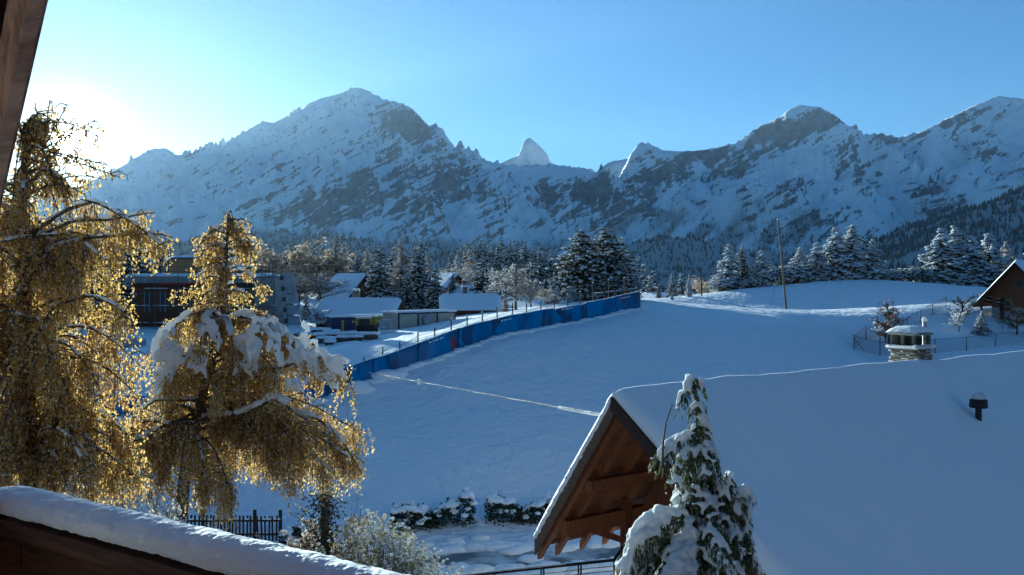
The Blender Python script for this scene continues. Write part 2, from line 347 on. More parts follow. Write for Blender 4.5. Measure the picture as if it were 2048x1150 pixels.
# ------------------------------------------------------------------ mountains
def build_mountains():
    A = 1.0
    SK = [(-700, 470, 6300), (-300, 440, 6500), (60, 405, 6800), (180, 362, 7000), (240, 335, 7000), (285, 306, 7000), (305, 297, 7000), (332, 296, 7000), (352, 309, 7000), (390, 309, 7000), (420, 301, 7000), (470, 274, 7000),
          (500, 256, 7000), (525, 241, 7000), (546, 245, 7000), (575, 231, 7000), (600, 221, 7000), (620, 204, 7000), (650, 194, 7000), (680, 186, 7000), (700, 177, 7000), (715, 174, 7000), (738, 181, 7000), (770, 198, 6950), (800, 203, 6900), (822, 213, 6850),
          (836, 228, 6800), (848, 240, 6750), (860, 266, 6700), (876, 286, 6600), (910, 307, 6500), (945, 318, 6450), (960, 318, 6500), (1000, 326, 6600), (1050, 329, 6650), (1100, 327, 6600), (1130, 330, 6500), (1165, 333, 6400), (1190, 343, 6350), (1230, 331, 6300), (1265, 306, 6250),
          (1280, 292, 6250), (1296, 283, 6250), (1320, 297, 6250), (1350, 301, 6250), (1400, 299, 6250), (1440, 291, 6250), (1480, 280, 6300), (1505, 258, 6350), (1560, 232, 6400), (1580, 215, 6400), (1600, 209, 6400), (1640, 213, 6400), (1662, 225, 6400), (1676, 232, 6400), (1682, 262, 6350),
          (1700, 267, 6300), (1760, 264, 6200), (1800, 272, 6150), (1850, 258, 6100), (1900, 233, 6100), (1950, 209, 6100), (1995, 190, 6100), (2048, 197, 6100), (2200, 150, 6100), (2500, 130, 6000), (2900, 150, 5800)]
    SP = [[(715, 174, 7000), (735, 240, 6550), (790, 300, 6150), (830, 370, 5700), (800, 450, 5200), (760, 480, 4700)],
          [(852, 244, 6750), (900, 322, 6250), (950, 390, 5750), (990, 450, 5200)],
          [(600, 222, 7000), (560, 320, 6350), (520, 410, 5700)], [(525, 243, 7000), (470, 340, 6300), (430, 420, 5700)],
          [(320, 297, 7000), (300, 380, 6200), (280, 440, 5600)], [(680, 188, 7000), (650, 290, 6400), (600, 380, 5800), (560, 450, 5200)],
          [(1050, 330, 6650), (1070, 390, 6100), (1110, 460, 5400)], [(960, 320, 6500), (1020, 400, 5900), (1060, 470, 5300)],
          [(1165, 334, 6400), (1150, 400, 5900), (1200, 480, 5100)], [(1296, 284, 6250), (1330, 340, 5800), (1310, 420, 5200), (1260, 490, 4600)],
          [(1230, 332, 6300), (1240, 400, 5700), (1210, 450, 5300)], [(1400, 300, 6250), (1420, 370, 5600), (1380, 450, 5000)],
          [(1676, 250, 6000), (1600, 288, 5700), (1520, 335, 5400), (1440, 400, 5000), (1370, 480, 4500)],
          [(1680, 258, 6050), (1730, 330, 5500), (1700, 410, 4900), (1620, 500, 4200)], [(1660, 256, 6000), (1640, 350, 5300), (1560, 440, 4700), (1480, 520, 4100)],
          [(1900, 236, 6100), (1850, 320, 5500), (1830, 400, 5000), (1760, 470, 4500)], [(2048, 210, 6000), (1960, 300, 5300), (1930, 380, 4800)], [(2200, 160, 6000), (2100, 280, 5200), (2020, 350, 4700)]]
    HILL = [[(2600, 230, 3300), (2300, 270, 3200), (2120, 330, 3100), (2048, 372, 3000), (1960, 428, 2850), (1880, 478, 2700), (1800, 520, 2500), (1700, 560, 2300)],
            [(1290, 470, 4300), (1400, 480, 4000), (1500, 500, 3800), (1620, 520, 3500)], [(-600, 500, 3800), (200, 500, 3600), (520, 470, 3600), (700, 478, 3500), (900, 497, 3400), (1100, 510, 3300)]]
    NEEDLE = [[(985, 332, 8300), (1010, 318, 8300), (1036, 305, 8300), (1044, 290, 8300), (1050, 276, 8300), (1058, 270, 8300), (1068, 277, 8300), (1082, 290, 8300), (1092, 302, 8300), (1098, 318, 8300), (1120, 328, 8300)],
              [(1190, 345, 7600), (1200, 332, 7600), (1220, 319, 7600), (1262, 312, 7600), (1290, 318, 7600)], [(1890, 240, 7400), (1903, 226, 7400), (1915, 224, 7400), (1930, 232, 7400)]]
    nc, nr = 1000, 400
    px = np.linspace(-420, 2500, nc); tx = (px - 1024) / F
    Yr = 1500 * (9600 / 1500) ** np.linspace(0, 1, nr) ** .8
    TX, YY = np.meshgrid(tx, Yr, indexing='xy'); XX = TX * YY; x = XX.ravel(); y = YY.ravel()
    wx = x + fbm(x / 420, y / 420, 4) * 110; wy = y + fbm(x / 420 + 40, y / 420 + 7, 4) * 110
    base = -160 + .075 * np.clip(y - 1500, 0, 1e9) + fbm(x / 900, y / 900, 4) * 40
    h = base.copy(); dist = np.full(len(x), 1e9)
    def spine(pl, s0, s1, L, exact=False):
        nonlocal h, dist
        p3 = np.array([P(*q) for q in pl]); X_, Y_ = (x, y) if exact else (wx, wy)
        best = np.full(len(x), -1e9); bd = np.full(len(x), 1e9)
        for a, b in zip(p3[:-1], p3[1:]):
            d = b[:2] - a[:2]; l2 = d @ d; t = np.clip(((X_ - a[0]) * d[0] + (Y_ - a[1]) * d[1]) / l2, 0, 1)
            dd = np.hypot(X_ - a[0] - t * d[0], Y_ - a[1] - t * d[1]); hh = a[2] + t * (b[2] - a[2])
            v = hh - (s1 * dd + (s0 - s1) * L * (1 - np.exp(-dd / L))); k = v > best; best[k] = v[k]; bd[k] = dd[k]
        k = best > h; dist[k] = bd[k]; h = np.maximum(h, best)
    spine(SK, 1.15, .42, 500, True)
    for s in SP: spine(s, .8, .42, 300)
    for s in NEEDLE: spine(s, 2.6, 1.2, 200, True)
    hz = h.copy()
    # rock relief: ribs and dipping strata, fading out on the skyline itself
    f = sstep(0, 260, dist) * sstep(-100, 250, h - base)
    rel = (ridged(wx / 520, wy / 700, 6) - .9) * 150 + fbm(x / 120, y / 120, 5) * 16
    h = h + rel * f
    dipx = np.where(x < 400, .62, .45)
    sc = (h - x * dipx * .55 - y * .12 + fbm(x / 300, y / 300, 4) * 60) / 85
    tri = sc - np.floor(sc); stair = np.where(tri < .72, tri / .72 * .3, .3 + (tri - .72) / .28 * .7) - tri
    amp = sstep(-.25, .4, fbm(x / 700 + 3, y / 700, 3)) * .75 + .25
    h = h + stair * 60 * f * amp
    h = h + fbm(x / 60, y / 60, 4) * 9 * sstep(0, 120, dist + 30) + (ridged(x / 75, y / 150, 4) - .9) * 5 * (1 - sstep(0, 150, dist))
    hs = h.copy()
    for s in HILL:
        h0 = h.copy(); dist0 = dist.copy(); spine(s, .5, .38, 600); 
    hill = h > hs + .5
    h = np.where(hill, h + fbm(x / 200, y / 200, 4) * 14, h)
    Z = h.reshape(nr, nc)
    # slope for snow and rock
    dzr = np.gradient(Z, axis=0) / np.gradient(YY, axis=0); dzc = np.gradient(Z, axis=1) / np.gradient(XX, axis=1)
    slope = np.hypot(dzr, dzc)
    pxg0 = TX * F + 1024
    big = fbm(x / 500 + 9, y / 500, 4).reshape(nr, nc); fine = fbm(x / 70, y / 70, 4).reshape(nr, nc)
    
    st_s = (Z - XX * .62 - YY * .1).ravel(); al = (XX * .85 + Z * .53 + YY * .2).ravel()
    streak = (fbm(al / 420, st_s / 62, 5) * .8 + fbm(al / 130 + 5, st_s / 24, 4) * .5).reshape(nr, nc)
    RK = [(815, 250, 55, 34, .55), (850, 275, 26, 26, .35), (700, 400, 110, 40, .55), (610, 430, 60, 24, .4), (790, 345, 90, 35, .35), (900, 350, 55, 45, .5), (860, 430, 60, 30, .25), (960, 410, 50, 40, .25), (1090, 380, 45, 25, .35), (1180, 370, 45, 35, .5), (1150, 430, 60, 30, .35),
          (1250, 400, 60, 35, .45), (1340, 345, 75, 35, .6), (1430, 310, 60, 18, .45), (1560, 265, 60, 26, .75), (1640, 240, 40, 22, .75), (1480, 340, 60, 30, .2), (1790, 272, 60, 16, .55), (1880, 245, 60, 14, .45), (1980, 308, 30, 12, .5), (1960, 225, 60, 12, .4), (1575, 375, 40, 25, .2), (1715, 335, 16, 16, .45), (540, 330, 60, 25, .12), (380, 400, 60, 20, .12), (450, 370, 60, 25, .1), (1850, 380, 50, 40, .3)]
    ep = 575 - Z / YY * F; dens = np.zeros_like(Z)
    for a_, b_, c_, d_, w_ in RK: dens += w_ * np.exp(-((pxg0 - a_) / c_) ** 2 - ((ep - b_) / d_) ** 2)
    rock = .03 + np.minimum(dens, .56) * 1.2 - .1 + np.clip(slope - .8, -.6, .8) * .42 + big * .24 + streak * .2 - .1 * (pxg0 < 520) - .35 * (YY > 7300)
    elev_px = 575 - Z / YY * F
    pxg = TX * F + 1024
    treeline = np.interp(pxg, [-400, 300, 520, 700, 900, 1100, 1200, 1350, 1500, 1600, 1700, 1800, 1880, 2000, 2500], [480, 478, 462, 468, 488, 478, 450, 405, 400, 420, 470, 400, 390, 420, 420])
    wood = sstep(-8, 16, elev_px - treeline + big * 26 + fine * 10)
    gully = np.clip(sstep(-.15, .5, fbm(pxg.ravel() / 46 + elev_px.ravel() / 60 + 3, (elev_px / 90).ravel(), 4).reshape(nr, nc) + .2), .12, 1)
    wood = wood * np.where((pxg > 1100) & ~hill.reshape(nr, nc), gully, 1)
    # the open snow fan and the valley track at right
    fan = sstep(1640, 1700, pxg) * (1 - sstep(1800, 1850, pxg)) * (1 - sstep(455, 520, elev_px - np.abs(pxg - 1740) * .0))
    wood = np.where(hill.reshape(nr, nc) & (XX > 1000), np.maximum(sstep(-.5, 0, big + .4), .85), wood * (1 - fan * .9))
    wood = np.where(hill.reshape(nr, nc) & (XX < 700), np.maximum(wood, .9), wood)
    V = np.stack([x, y, h], -1)
    i, j = np.meshgrid(np.arange(nr - 1), np.arange(nc - 1), indexing='ij')
    Q = np.stack([i * nc + j, i * nc + j + 1, (i + 1) * nc + j + 1, (i + 1) * nc + j], -1).reshape(-1, 4)
    m = bpy.data.materials.new('mountain_snow_rock'); m.use_nodes = True; nt = m.node_tree; nt.nodes.clear(); Lk = nt.links.new
    o = N(nt, 'ShaderNodeOutputMaterial'); b = N(nt, 'ShaderNodeBsdfPrincipled'); b.inputs['Roughness'].default_value = .85; b.inputs['Specular IOR Level'].default_value = .1; Lk(b.outputs[0], o.inputs[0])
    tcn = N(nt, 'ShaderNodeTexCoord'); tx_ = N(nt, 'ShaderNodeTexNoise'); tx_.inputs['Scale'].default_value = .03; tx_.inputs['Detail'].default_value = 5; Lk(tcn.outputs['Object'], tx_.inputs['Vector'])
    at = N(nt, 'ShaderNodeAttribute'); at.attribute_name = 'rock'
    sx = N(nt, 'ShaderNodeSeparateXYZ'); Lk(tcn.outputs['Object'], sx.inputs[0])
    def lin(a, b_, c):
        m1 = N(nt, 'ShaderNodeVectorMath', operation='DOT_PRODUCT'); m1.inputs[1].default_value = (a, b_, c); Lk(tcn.outputs['Object'], m1.inputs[0]); return m1.outputs['Value']
    tot = at.outputs['Fac']
    for k1, k2, w in ((1 / 380, 1 / 62, 1.35), (1 / 120, 1 / 28, .95), (1 / 36, 1 / 30, .5)):
        cb = N(nt, 'ShaderNodeCombineXYZ'); Lk(lin(.85 * k1, .2 * k1, .53 * k1), cb.inputs[0]); Lk(lin(-.62 * k2, -.1 * k2, 1.0 * k2), cb.inputs[1])
        nz_ = N(nt, 'ShaderNodeTexNoise'); nz_.inputs['Scale'].default_value = 1; nz_.inputs['Detail'].default_value = 5; nz_.inputs['Roughness'].default_value = .6; Lk(cb.outputs[0], nz_.inputs['Vector'])
        ma = N(nt, 'ShaderNodeMath', operation='MULTIPLY_ADD'); ma.inputs[1].default_value = w * 1.6; ma.inputs[2].default_value = -.8 * w; Lk(nz_.outputs['Fac'], ma.inputs[0])
        ad = N(nt, 'ShaderNodeMath', operation='ADD'); Lk(tot, ad.inputs[0]); Lk(ma.outputs[0], ad.inputs[1]); tot = ad.outputs[0]
    cb = N(nt, 'ShaderNodeCombineXYZ'); Lk(lin(1 / 55, .004, 0), cb.inputs[0]); Lk(lin(0, 1 / 900, 1 / 420), cb.inputs[1])
    nz_ = N(nt, 'ShaderNodeTexNoise'); nz_.inputs['Scale'].default_value = 1; nz_.inputs['Detail'].default_value = 4; Lk(cb.outputs[0], nz_.inputs['Vector'])
    ma = N(nt, 'ShaderNodeMath', operation='MULTIPLY_ADD'); ma.inputs[1].default_value = 1.3; ma.inputs[2].default_value = -.65; Lk(nz_.outputs['Fac'], ma.inputs[0])
    ad = N(nt, 'ShaderNodeMath', operation='ADD'); Lk(tot, ad.inputs[0]); Lk(ma.outputs[0], ad.inputs[1]); tot = ad.outputs[0]
    mr = N(nt, 'ShaderNodeMapRange'); mr.inputs[1].default_value = .4; mr.inputs[2].default_value = .62; Lk(tot, mr.inputs[0])
    bpm = N(nt, 'ShaderNodeBump'); bpm.inputs['Strength'].default_value = .6; bpm.inputs['Distance'].default_value = 10; Lk(tot, bpm.inputs['Height']); Lk(bpm.outputs[0], b.inputs['Normal'])
    mx = N(nt, 'ShaderNodeMix', data_type='RGBA'); Lk(mr.outputs[0], mx.inputs[0]); mx.inputs[6].default_value = (.8, .82, .85, 1); mx.inputs[7].default_value = (.155, .16, .17, 1)
    rk = N(nt, 'ShaderNodeTexNoise'); rk.inputs['Scale'].default_value = .022; rk.inputs['Detail'].default_value = 7; rk.inputs['Roughness'].default_value = .7; Lk(tcn.outputs['Object'], rk.inputs['Vector'])
    rm = N(nt, 'ShaderNodeMapRange'); rm.inputs[1].default_value = .35; rm.inputs[2].default_value = .65; Lk(rk.outputs['Fac'], rm.inputs[0])
    rc = N(nt, 'ShaderNodeMix', data_type='RGBA'); Lk(rm.outputs[0], rc.inputs[0]); rc.inputs[6].default_value = (.085, .088, .095, 1); rc.inputs[7].default_value = (.27, .275, .29, 1); Lk(rc.outputs[2], mx.inputs[7])
    a2 = N(nt, 'ShaderNodeAttribute'); a2.attribute_name = 'wood'
    m2 = N(nt, 'ShaderNodeMath', operation='MULTIPLY_ADD'); m2.inputs[1].default_value = .6; m2.inputs[2].default_value = 0; Lk(a2.outputs['Fac'], m2.inputs[0])
    mx2 = N(nt, 'ShaderNodeMix', data_type='RGBA'); Lk(m2.outputs[0], mx2.inputs[0]); Lk(mx.outputs[2], mx2.inputs[6]); mx2.inputs[7].default_value = (.08, .085, .08, 1)
    Lk(mx2.outputs[2], b.inputs['Base Color']); MATS['mountain_snow_rock'] = m
    ob = Geo().add(V, Q).obj('mountain_range', 'mountain_snow_rock', smooth=True)
    for nm, arr in (('rock', rock), ('wood', wood)):
        a = ob.data.attributes.new(nm, 'FLOAT', 'POINT'); a.data.foreach_set('value', arr.ravel().astype(np.float32))
    tag(ob, 'snowy rock mountain range with a broad main peak and jagged ridges', 'mountains', kind='structure')
    # far forest: small spruces standing on the wooded slopes
    cand = 46000
    ii = rng.integers(2, nr - 2, cand * 5); jj = rng.integers(2, nc - 2, cand * 5)
    pr = wood[ii, jj] ** 1.6 * (elev_px[ii, jj] < 640) * (YY[ii, jj] < 6200); keep = rng.random(len(ii)) < pr; ii, jj = ii[keep][:cand], jj[keep][:cand]
    bx = XX[ii, jj] + rng.normal(0, 4, len(ii)); by = YY[ii, jj] + rng.normal(0, 6, len(ii)); bz = Z[ii, jj] - 2
    ht = rng.uniform(13, 27, len(ii)); rr = ht * rng.uniform(.16, .24, len(ii)); k = 5
    ang = np.arange(k) * 2 * math.pi / k
    ring = np.stack([bx[:, None] + rr[:, None] * np.cos(ang), by[:, None] + rr[:, None] * np.sin(ang), np.repeat(bz[:, None], k, 1)], -1)
    Vv = np.concatenate([ring, np.stack([bx, by, bz + ht], -1)[:, None]], 1).reshape(-1, 3)
    base_i = (np.arange(len(ii)) * (k + 1))[:, None, None]; tri = np.array([(q, (q + 1) % k, k) for q in range(k)])[None] + base_i
    mat('far_spruce', (.06, .07, .07), .9, rnd=[(.03, .036, .034), (.07, .078, .078), (.12, .13, .14), (.05, .058, .055)])
    fo = Geo().add(Vv, tri.reshape(-1, 3)).obj('distant_forest', 'far_spruce')
    tag(fo, 'dark spruce forest covering the lower mountain slopes', 'forest', kind='stuff')
build_mountains()

# ------------------------------------------------------------------ dark slope added out of view to block low sky and snow light
def build_added_hillside():
    th = np.radians(np.linspace(62, 298, 130)); rr = 20 * (900 / 20) ** np.linspace(0, 1, 40)
    T, RR = np.meshgrid(th, rr, indexing='ij'); X = np.sin(T) * RR; Y = np.cos(T) * RR - 10
    side = sstep(62, 92, np.degrees(T)) * (1 - sstep(262, 292, np.degrees(T)))
    Z = ground_h(X.ravel(), np.maximum(Y, -12).ravel()).reshape(X.shape) - .3 + .8 * sstep(20, 26, RR) + side * (.5 * np.maximum(RR - 24, 0) * np.exp(-RR / 1500) + fbm(X / 60, Y / 60, 4) * 9) + rng.uniform(0, 1, X.shape) * 5 * side * sstep(24, 50, RR)
    i, j = np.meshgrid(np.arange(129), np.arange(39), indexing='ij')
    o = Geo().add(np.stack([X, Y, Z], -1).reshape(-1, 3), np.stack([i * 40 + j, i * 40 + j + 1, (i + 1) * 40 + j + 1, (i + 1) * 40 + j], -1).reshape(-1, 4)).obj('added_hillside', 'added_slope_dark')
    tag(o, 'dark slope added behind the viewpoint to block low sky light', 'added_hillside', kind='structure')
mat('added_slope_dark', (.04, .045, .035), .95, noise=((.08, .08, .08), .12, .5, .7))
build_added_hillside()

def finer(root):
    inv = Matrix.Translation(-root.location)
    def fin(o):
        if o.parent == root: o.matrix_parent_inverse = inv
        return o
    return fin

# ------------------------------------------------------------------ road past the garden
def build_road():
    g = Geo(); pts = [(-30, 30.6), (-14, 30.2), (-4, 30.3), (2, 30.6), (8, 31.5), (14, 33), (22, 36)]
    pts = np.array(pts, float); t = np.linspace(0, 1, 90); idx = np.linspace(0, 1, len(pts))
    cx = np.interp(t, idx, pts[:, 0]); cy = np.interp(t, idx, pts[:, 1]); w = np.linspace(-.75, .75, 7)
    X = np.repeat(cx[:, None], 7, 1); Y = cy[:, None] + w[None]
    V = np.stack([X.ravel(), Y.ravel(), ground_h(X.ravel(), Y.ravel()) + .05], -1)
    i, j = np.meshgrid(np.arange(89), np.arange(6), indexing='ij')
    g.add(V, np.stack([i * 7 + j, i * 7 + j + 1, (i + 1) * 7 + j + 1, (i + 1) * 7 + j], -1).reshape(-1, 4))
    tag(g.obj('road', 'asphalt_wet', smooth=True), 'cleared grey road crossing below the hedge', 'road', kind='structure')
    # ploughed snow banks on both sides of the road
    b = Geo()
    for side, n in ((1.15, 330), (-1.15, 300)):
        tt = rng.random(n); bx = np.interp(tt, idx, pts[:, 0]); by = np.interp(tt, idx, pts[:, 1]) + side + rng.normal(0, .3, n)
        C = np.stack([bx, by, ground_h(bx, by) + .02], -1); r = rng.uniform(.12, .36, n); b.blobs(C, np.stack([r * 1.5, r, r * .6], -1), 2, .1)
    tag(b.obj('snow_bank', 'snow', smooth=True), 'lumpy ploughed snow lying along the road edges', 'snow', kind='stuff')
build_road()

# ------------------------------------------------------------------ the near chalet at right
def build_chalet():
    O = np.array((2.06, 16.5, -2.32)); U = np.array((.829, .559, 0)); S = np.array((-.559, .829, 0)); Z3 = np.array((0, 0, 1.0))
    TF, TN = 1.30, .66            # roof pitch far side and near side
    EF, EN, LEN = 2.66, 7.2, 22.0 # far eave, near eave, roof length
    def q(u, s, dz=0): return O + U * u + S * s + Z3 * ((-TF * s if s > 0 else TN * s) + dz)
    root = empty('chalet', (O[0] + 8, O[1] + 4, gz(O[0] + 6, O[1] + 6)), 'brown timber chalet with a wide snow covered roof and stone chimney in front', 'chalet')
    fin = finer(root)
    # roof boards (underside seen through the open gable): planks along the ridge
    deck = Geo()
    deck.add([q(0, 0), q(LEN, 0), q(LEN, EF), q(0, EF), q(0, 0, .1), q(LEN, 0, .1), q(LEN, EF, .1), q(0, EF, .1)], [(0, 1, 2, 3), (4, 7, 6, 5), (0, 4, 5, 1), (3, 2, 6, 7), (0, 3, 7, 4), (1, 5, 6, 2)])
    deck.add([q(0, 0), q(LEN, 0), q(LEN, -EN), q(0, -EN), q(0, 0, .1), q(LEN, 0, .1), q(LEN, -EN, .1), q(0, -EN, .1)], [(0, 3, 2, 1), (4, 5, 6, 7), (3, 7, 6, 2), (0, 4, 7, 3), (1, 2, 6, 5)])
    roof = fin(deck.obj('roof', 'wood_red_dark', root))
    n = 17
    for k in range(n):                      # soffit planks under the far slope
        s0, s1 = EF * k / n + .012, EF * (k + 1) / n - .012; dz = -.02 - .006 * (k % 3)
        g = Geo(); L2 = 3.4
        g.add([q(.02, s0, dz), q(L2, s0, dz), q(L2, s1, dz), q(.02, s1, dz), q(.02, s0, -.004), q(L2, s0, -.004), q(L2, s1, -.004), q(.02, s1, -.004)], [(0, 1, 2, 3), (0, 4, 5, 1), (3, 2, 6, 7), (0, 3, 7, 4), (1, 5, 6, 2)])
        fin(g.obj('soffit_plank', 'wood_red', roof))
    def strip(name, m, u0, u1, s0, s1, z0, z1, par=roof):
        g = Geo(); g.add([q(u0, s0, z0), q(u1, s0, z0), q(u1, s1, z0), q(u0, s1, z0), q(u0, s0, z1), q(u1, s0, z1), q(u1, s1, z1), q(u0, s1, z1)], [(0, 1, 2, 3), (4, 7, 6, 5), (0, 4, 5, 1), (1, 5, 6, 2), (2, 6, 7, 3), (3, 7, 4, 0)])
        return fin(g.obj(name, m, par))
    strip('bargeboard', 'wood_weathered', -.05, -.003, 0.01, EF + .04, -.24, .13); strip('bargeboard', 'wood_dark', -.13, -.003, -.01, -EN - .04, -.12, .15)
    for u0, w in ((.12, .14), (.62, .14), (1.35, .13), (2.05, .13)): # rafters under the far slope, tails past the eave
        strip('rafter', 'wood_red', u0, u0 + w, .12, EF + (.16 if u0 > .1 else 0), -.25, -.03)
    for u0 in (.5, 1.3, 2.05): strip('rafter', 'wood_red_dark', u0, u0 + .13, -.12, -EN + .1, -.2, -.03)
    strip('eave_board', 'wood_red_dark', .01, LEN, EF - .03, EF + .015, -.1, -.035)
    # purlins run along the ridge and stick out to the gable
    for s_, h_ in ((.0, .2), (1.15, .24), (2.0, .34)):
        z_ = -.38 if s_ == 0 else -.42
        a = q(.25, s_, z_); b = q(LEN - .3, s_, z_)
        fin(Geo().beam(a, b, .2, h_).obj('purlin', 'wood_red', root))
    fin(Geo().beam(q(.25, -2.6, -.4), q(LEN - .3, -2.6, -.4), .2, .24).obj('purlin', 'wood_red', root))
    # gable wall set back under the roof: upright planks, and the corner post
    uw = 2.5; wall = Geo(); zb = -7.0
    for k in range(44):
        s0 = 1.86 - k * .16; s1 = s0 - .152
        if s1 < -5.2: break
        tops = [(O + U * uw + S * s + Z3 * ((-TF * s if s > 0 else TN * s) - .3)) for s in (s0, s1)]
        lows = [np.array((*(O + U * uw + S * s)[:2], O[2] + zb)) for s in (s0, s1)]
        g = Geo(); bk = U * .04
        g.add([lows[0], lows[1], tops[1], tops[0], lows[0] + bk, lows[1] + bk, tops[1] + bk, tops[0] + bk], [(0, 1, 2, 3), (7, 6, 5, 4), (0, 4, 5, 1), (1, 5, 6, 2), (2, 6, 7, 3), (3, 7, 4, 0)])
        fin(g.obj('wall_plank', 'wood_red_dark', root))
    g = Geo()
    w0 = O + U * (uw + .06); corners = [w0 + S * 1.84, w0 + S * -5.1, w0 + U * (LEN - 4) + S * -5.1, w0 + U * (LEN - 4) + S * 1.84]
    lo = [np.array((c[0], c[1], -11.2)) for c in corners]; hi = [np.array((c[0], c[1], O[2] - (2.75 if i in (0, 3) else 3.7))) for i, c in enumerate(corners)]
    g.add(lo + hi, [(0, 1, 5, 4), (1, 2, 6, 5), (2, 3, 7, 6), (3, 0, 4, 7)])
    fin(g.obj('wall', 'render_wall', root))
    p = O + U * 2.05 + S * 1.95
    fin(Geo().box((p[0], p[1], O[2] - 4.6), (.2, .2, 4.0), np.array([U, S, Z3]).T).obj('corner_post', 'wood_red_dark', root))
    pb = q(2.0, 1.95); fin(Geo().beam(p + Z3 * -3.6, q(.9, 1.98, -.55), .12, .14).obj('brace', 'wood_red', root))
    # snow lying on the whole roof, rounded at its edges
    nu, ns = 150, 150
    uu = -.06 + (LEN + .1) * np.linspace(0, 1, nu) ** 1.8
    sv = np.concatenate([np.linspace(-EN - .06, -.5, 70), np.linspace(-.48, .48, 50), np.linspace(.5, EF + .08, 30)])
    UU, SS = np.meshgrid(uu, sv, indexing='ij')
    rid = np.sqrt(SS ** 2 + .05 ** 2) - .05
    zr = np.where(SS > 0, -TF * rid, -TN * rid)
    nz = fbm(UU / 2.2, SS / 2.2, 3) * .05 + fbm(UU / 6, SS / 6, 2) * .05 + fbm(UU / .5, SS / .5, 2) * .008
    eu = np.clip((UU + .06) / .3, 0, 1); es = np.clip((EF + .08 - SS) / .22, 0, 1); en = np.clip((SS + EN + .06) / .3, 0, 1); el = np.clip((LEN + .04 - UU) / .2, 0, 1)
    rd = lambda t: np.sqrt(np.clip(1 - (1 - t) ** 2, 0, 1))
    th = (.20 + nz) * rd(eu) * rd(es) * rd(en) * rd(el)
    nx = np.where(SS > 0, TF, -TN); Lx = np.sqrt(1 + nx ** 2); k = np.clip(np.abs(SS) / .3, 0, 1)
    base = O + UU[..., None] * U + SS[..., None] * S + (zr + .105)[..., None] * Z3
    top = base + (th / Lx)[..., None] * Z3 + (th * (nx / Lx) * k)[..., None] * S + (th * .3 * (1 - k))[..., None] * Z3
    V = top.reshape(-1, 3); ns = SS.shape[1]
    i, j = np.meshgrid(np.arange(nu - 1), np.arange(ns - 1), indexing='ij')
    g = Geo().add(V, np.stack([i * ns + j, (i + 1) * ns + j, (i + 1) * ns + j + 1, i * ns + j + 1], -1).reshape(-1, 4))
    fin(g.obj('roof_snow', 'snow', root, smooth=True))
    # lumpy edge of snow along the gable rake
    C = []; Rr = []
    for s in np.linspace(.02, EF + .02, 60): C.append(q(-.02, s, .17) + rng.normal(0, .008, 3)); Rr.append((.075, .075, .075))
    fin(melt(Geo().blobs(C, Rr, 2, .05), 'edge_snow', 'snow', root, .035, 3))
    # ----- chimney of rough stones under a snow covered slab
    cu = 11.45; c0 = O + U * cu + S * .52 + Z3 * .06; M = np.array([U, -S, Z3]).T
    ch = fin(Geo().box(c0 + Z3 * (-.1), (1.12, 1.0, 1.55), M, .9).obj('chimney', 'mortar', root))
    st = [(.17, .07, .085), (.22, .08, .1), (.13, .07, .075), (.27, .07, .09)]
    meshes = []
    for a, b, c in st:
        V0, T0 = ICO[1]; v = np.sign(V0) * np.abs(V0) ** .55 * np.array((a, b, c)) / 1.75 * (1 + rng.normal(0, .06, (len(V0), 1))); meshes.append(Geo().add(v, T0).mesh('stone', 'stone'))
    def stone(pos, ang, k):
        o = bpy.data.objects.new('stone', meshes[k]); link(o, ch); o.location = pos; o.rotation_euler = (rng.normal(0, .06), rng.normal(0, .06), ang)
    uang = math.atan2(U[1], U[0])
    for row in range(8):
        z = -.32 + row * .123; tp = 1 - .1 * (row / 9); hw = .545 * tp; hd = .485 * tp
        for face in range(2):
            a = -hw if face == 0 else -hd; lim = hw if face == 0 else hd
            while a < lim - .05:
                k = int(rng.integers(0, 4)); w = st[k][0] * 1.06
                if face == 0: pos = c0 + U * (a + w / 2) - S * hd + Z3 * z; stone(pos, uang + rng.normal(0, .05), k)
                else: pos = c0 - U * hw - S * (a + w / 2) + Z3 * z; stone(pos, uang + math.pi / 2, k)
                a += w
    # snow caught on the courses
    C = []; Rr = []
    for row in range(8):
        z = -.26 + row * .123; tp = 1 - .1 * (row / 9); hw = .56 * tp; hd = .5 * tp
        for _ in range(9):
            if rng.random() < .9 - row * .07: C.append(c0 + U * rng.uniform(-hw, hw) - S * (hd + .02) + Z3 * z); Rr.append((rng.uniform(.05, .1), .05, .022))
            if rng.random() < .45: C.append(c0 - U * (hw + .02) + S * rng.uniform(-hd, hd) + Z3 * z); Rr.append((.04, .08, .022))
    fin(Geo().blobs(C, Rr, 1, .15).obj('caught_snow', 'snow_clump', ch, smooth=True))['kind'] = 'stuff'
    fin(Geo().box(c0 + Z3 * .71, (1.2, 1.1, .07), M).obj('collar_slab', 'concrete', ch))
    for a, b in ((-.45, -.4), (-.15, -.4), (.15, -.4), (.45, -.4), (-.45, .0), (.45, .0), (-.45, .4), (.45, .4)):
        fin(Geo().box(c0 + U * a - S * b + Z3 * .96, (.11, .11, .42), M).obj('pillar', 'mortar', ch))
    fin(Geo().box(c0 + Z3 * 1.2, (1.14, 1.04, .07), M).obj('cap_slab', 'concrete', ch))
    fin(Geo().box(c0 + Z3 * .93, (.62, .5, .34), M).obj('shade_core', 'rubber', ch))  # dark box added so the gaps between the pillars look shaded
    hu, hs = np.meshgrid(np.linspace(-.62, .62, 17), np.linspace(-.57, .57, 15), indexing='ij')
    e = np.clip(1 - (np.abs(hu) / .63) ** 4, 0, 1) * np.clip(1 - (np.abs(hs) / .58) ** 4, 0, 1)
    Vc = c0 + hu[..., None] * U - hs[..., None] * S + (1.22 + .25 * e ** .6 + fbm(hu * 3, hs * 3, 2) * .02)[..., None] * Z3
    i, j = np.meshgrid(np.arange(16), np.arange(14), indexing='ij')
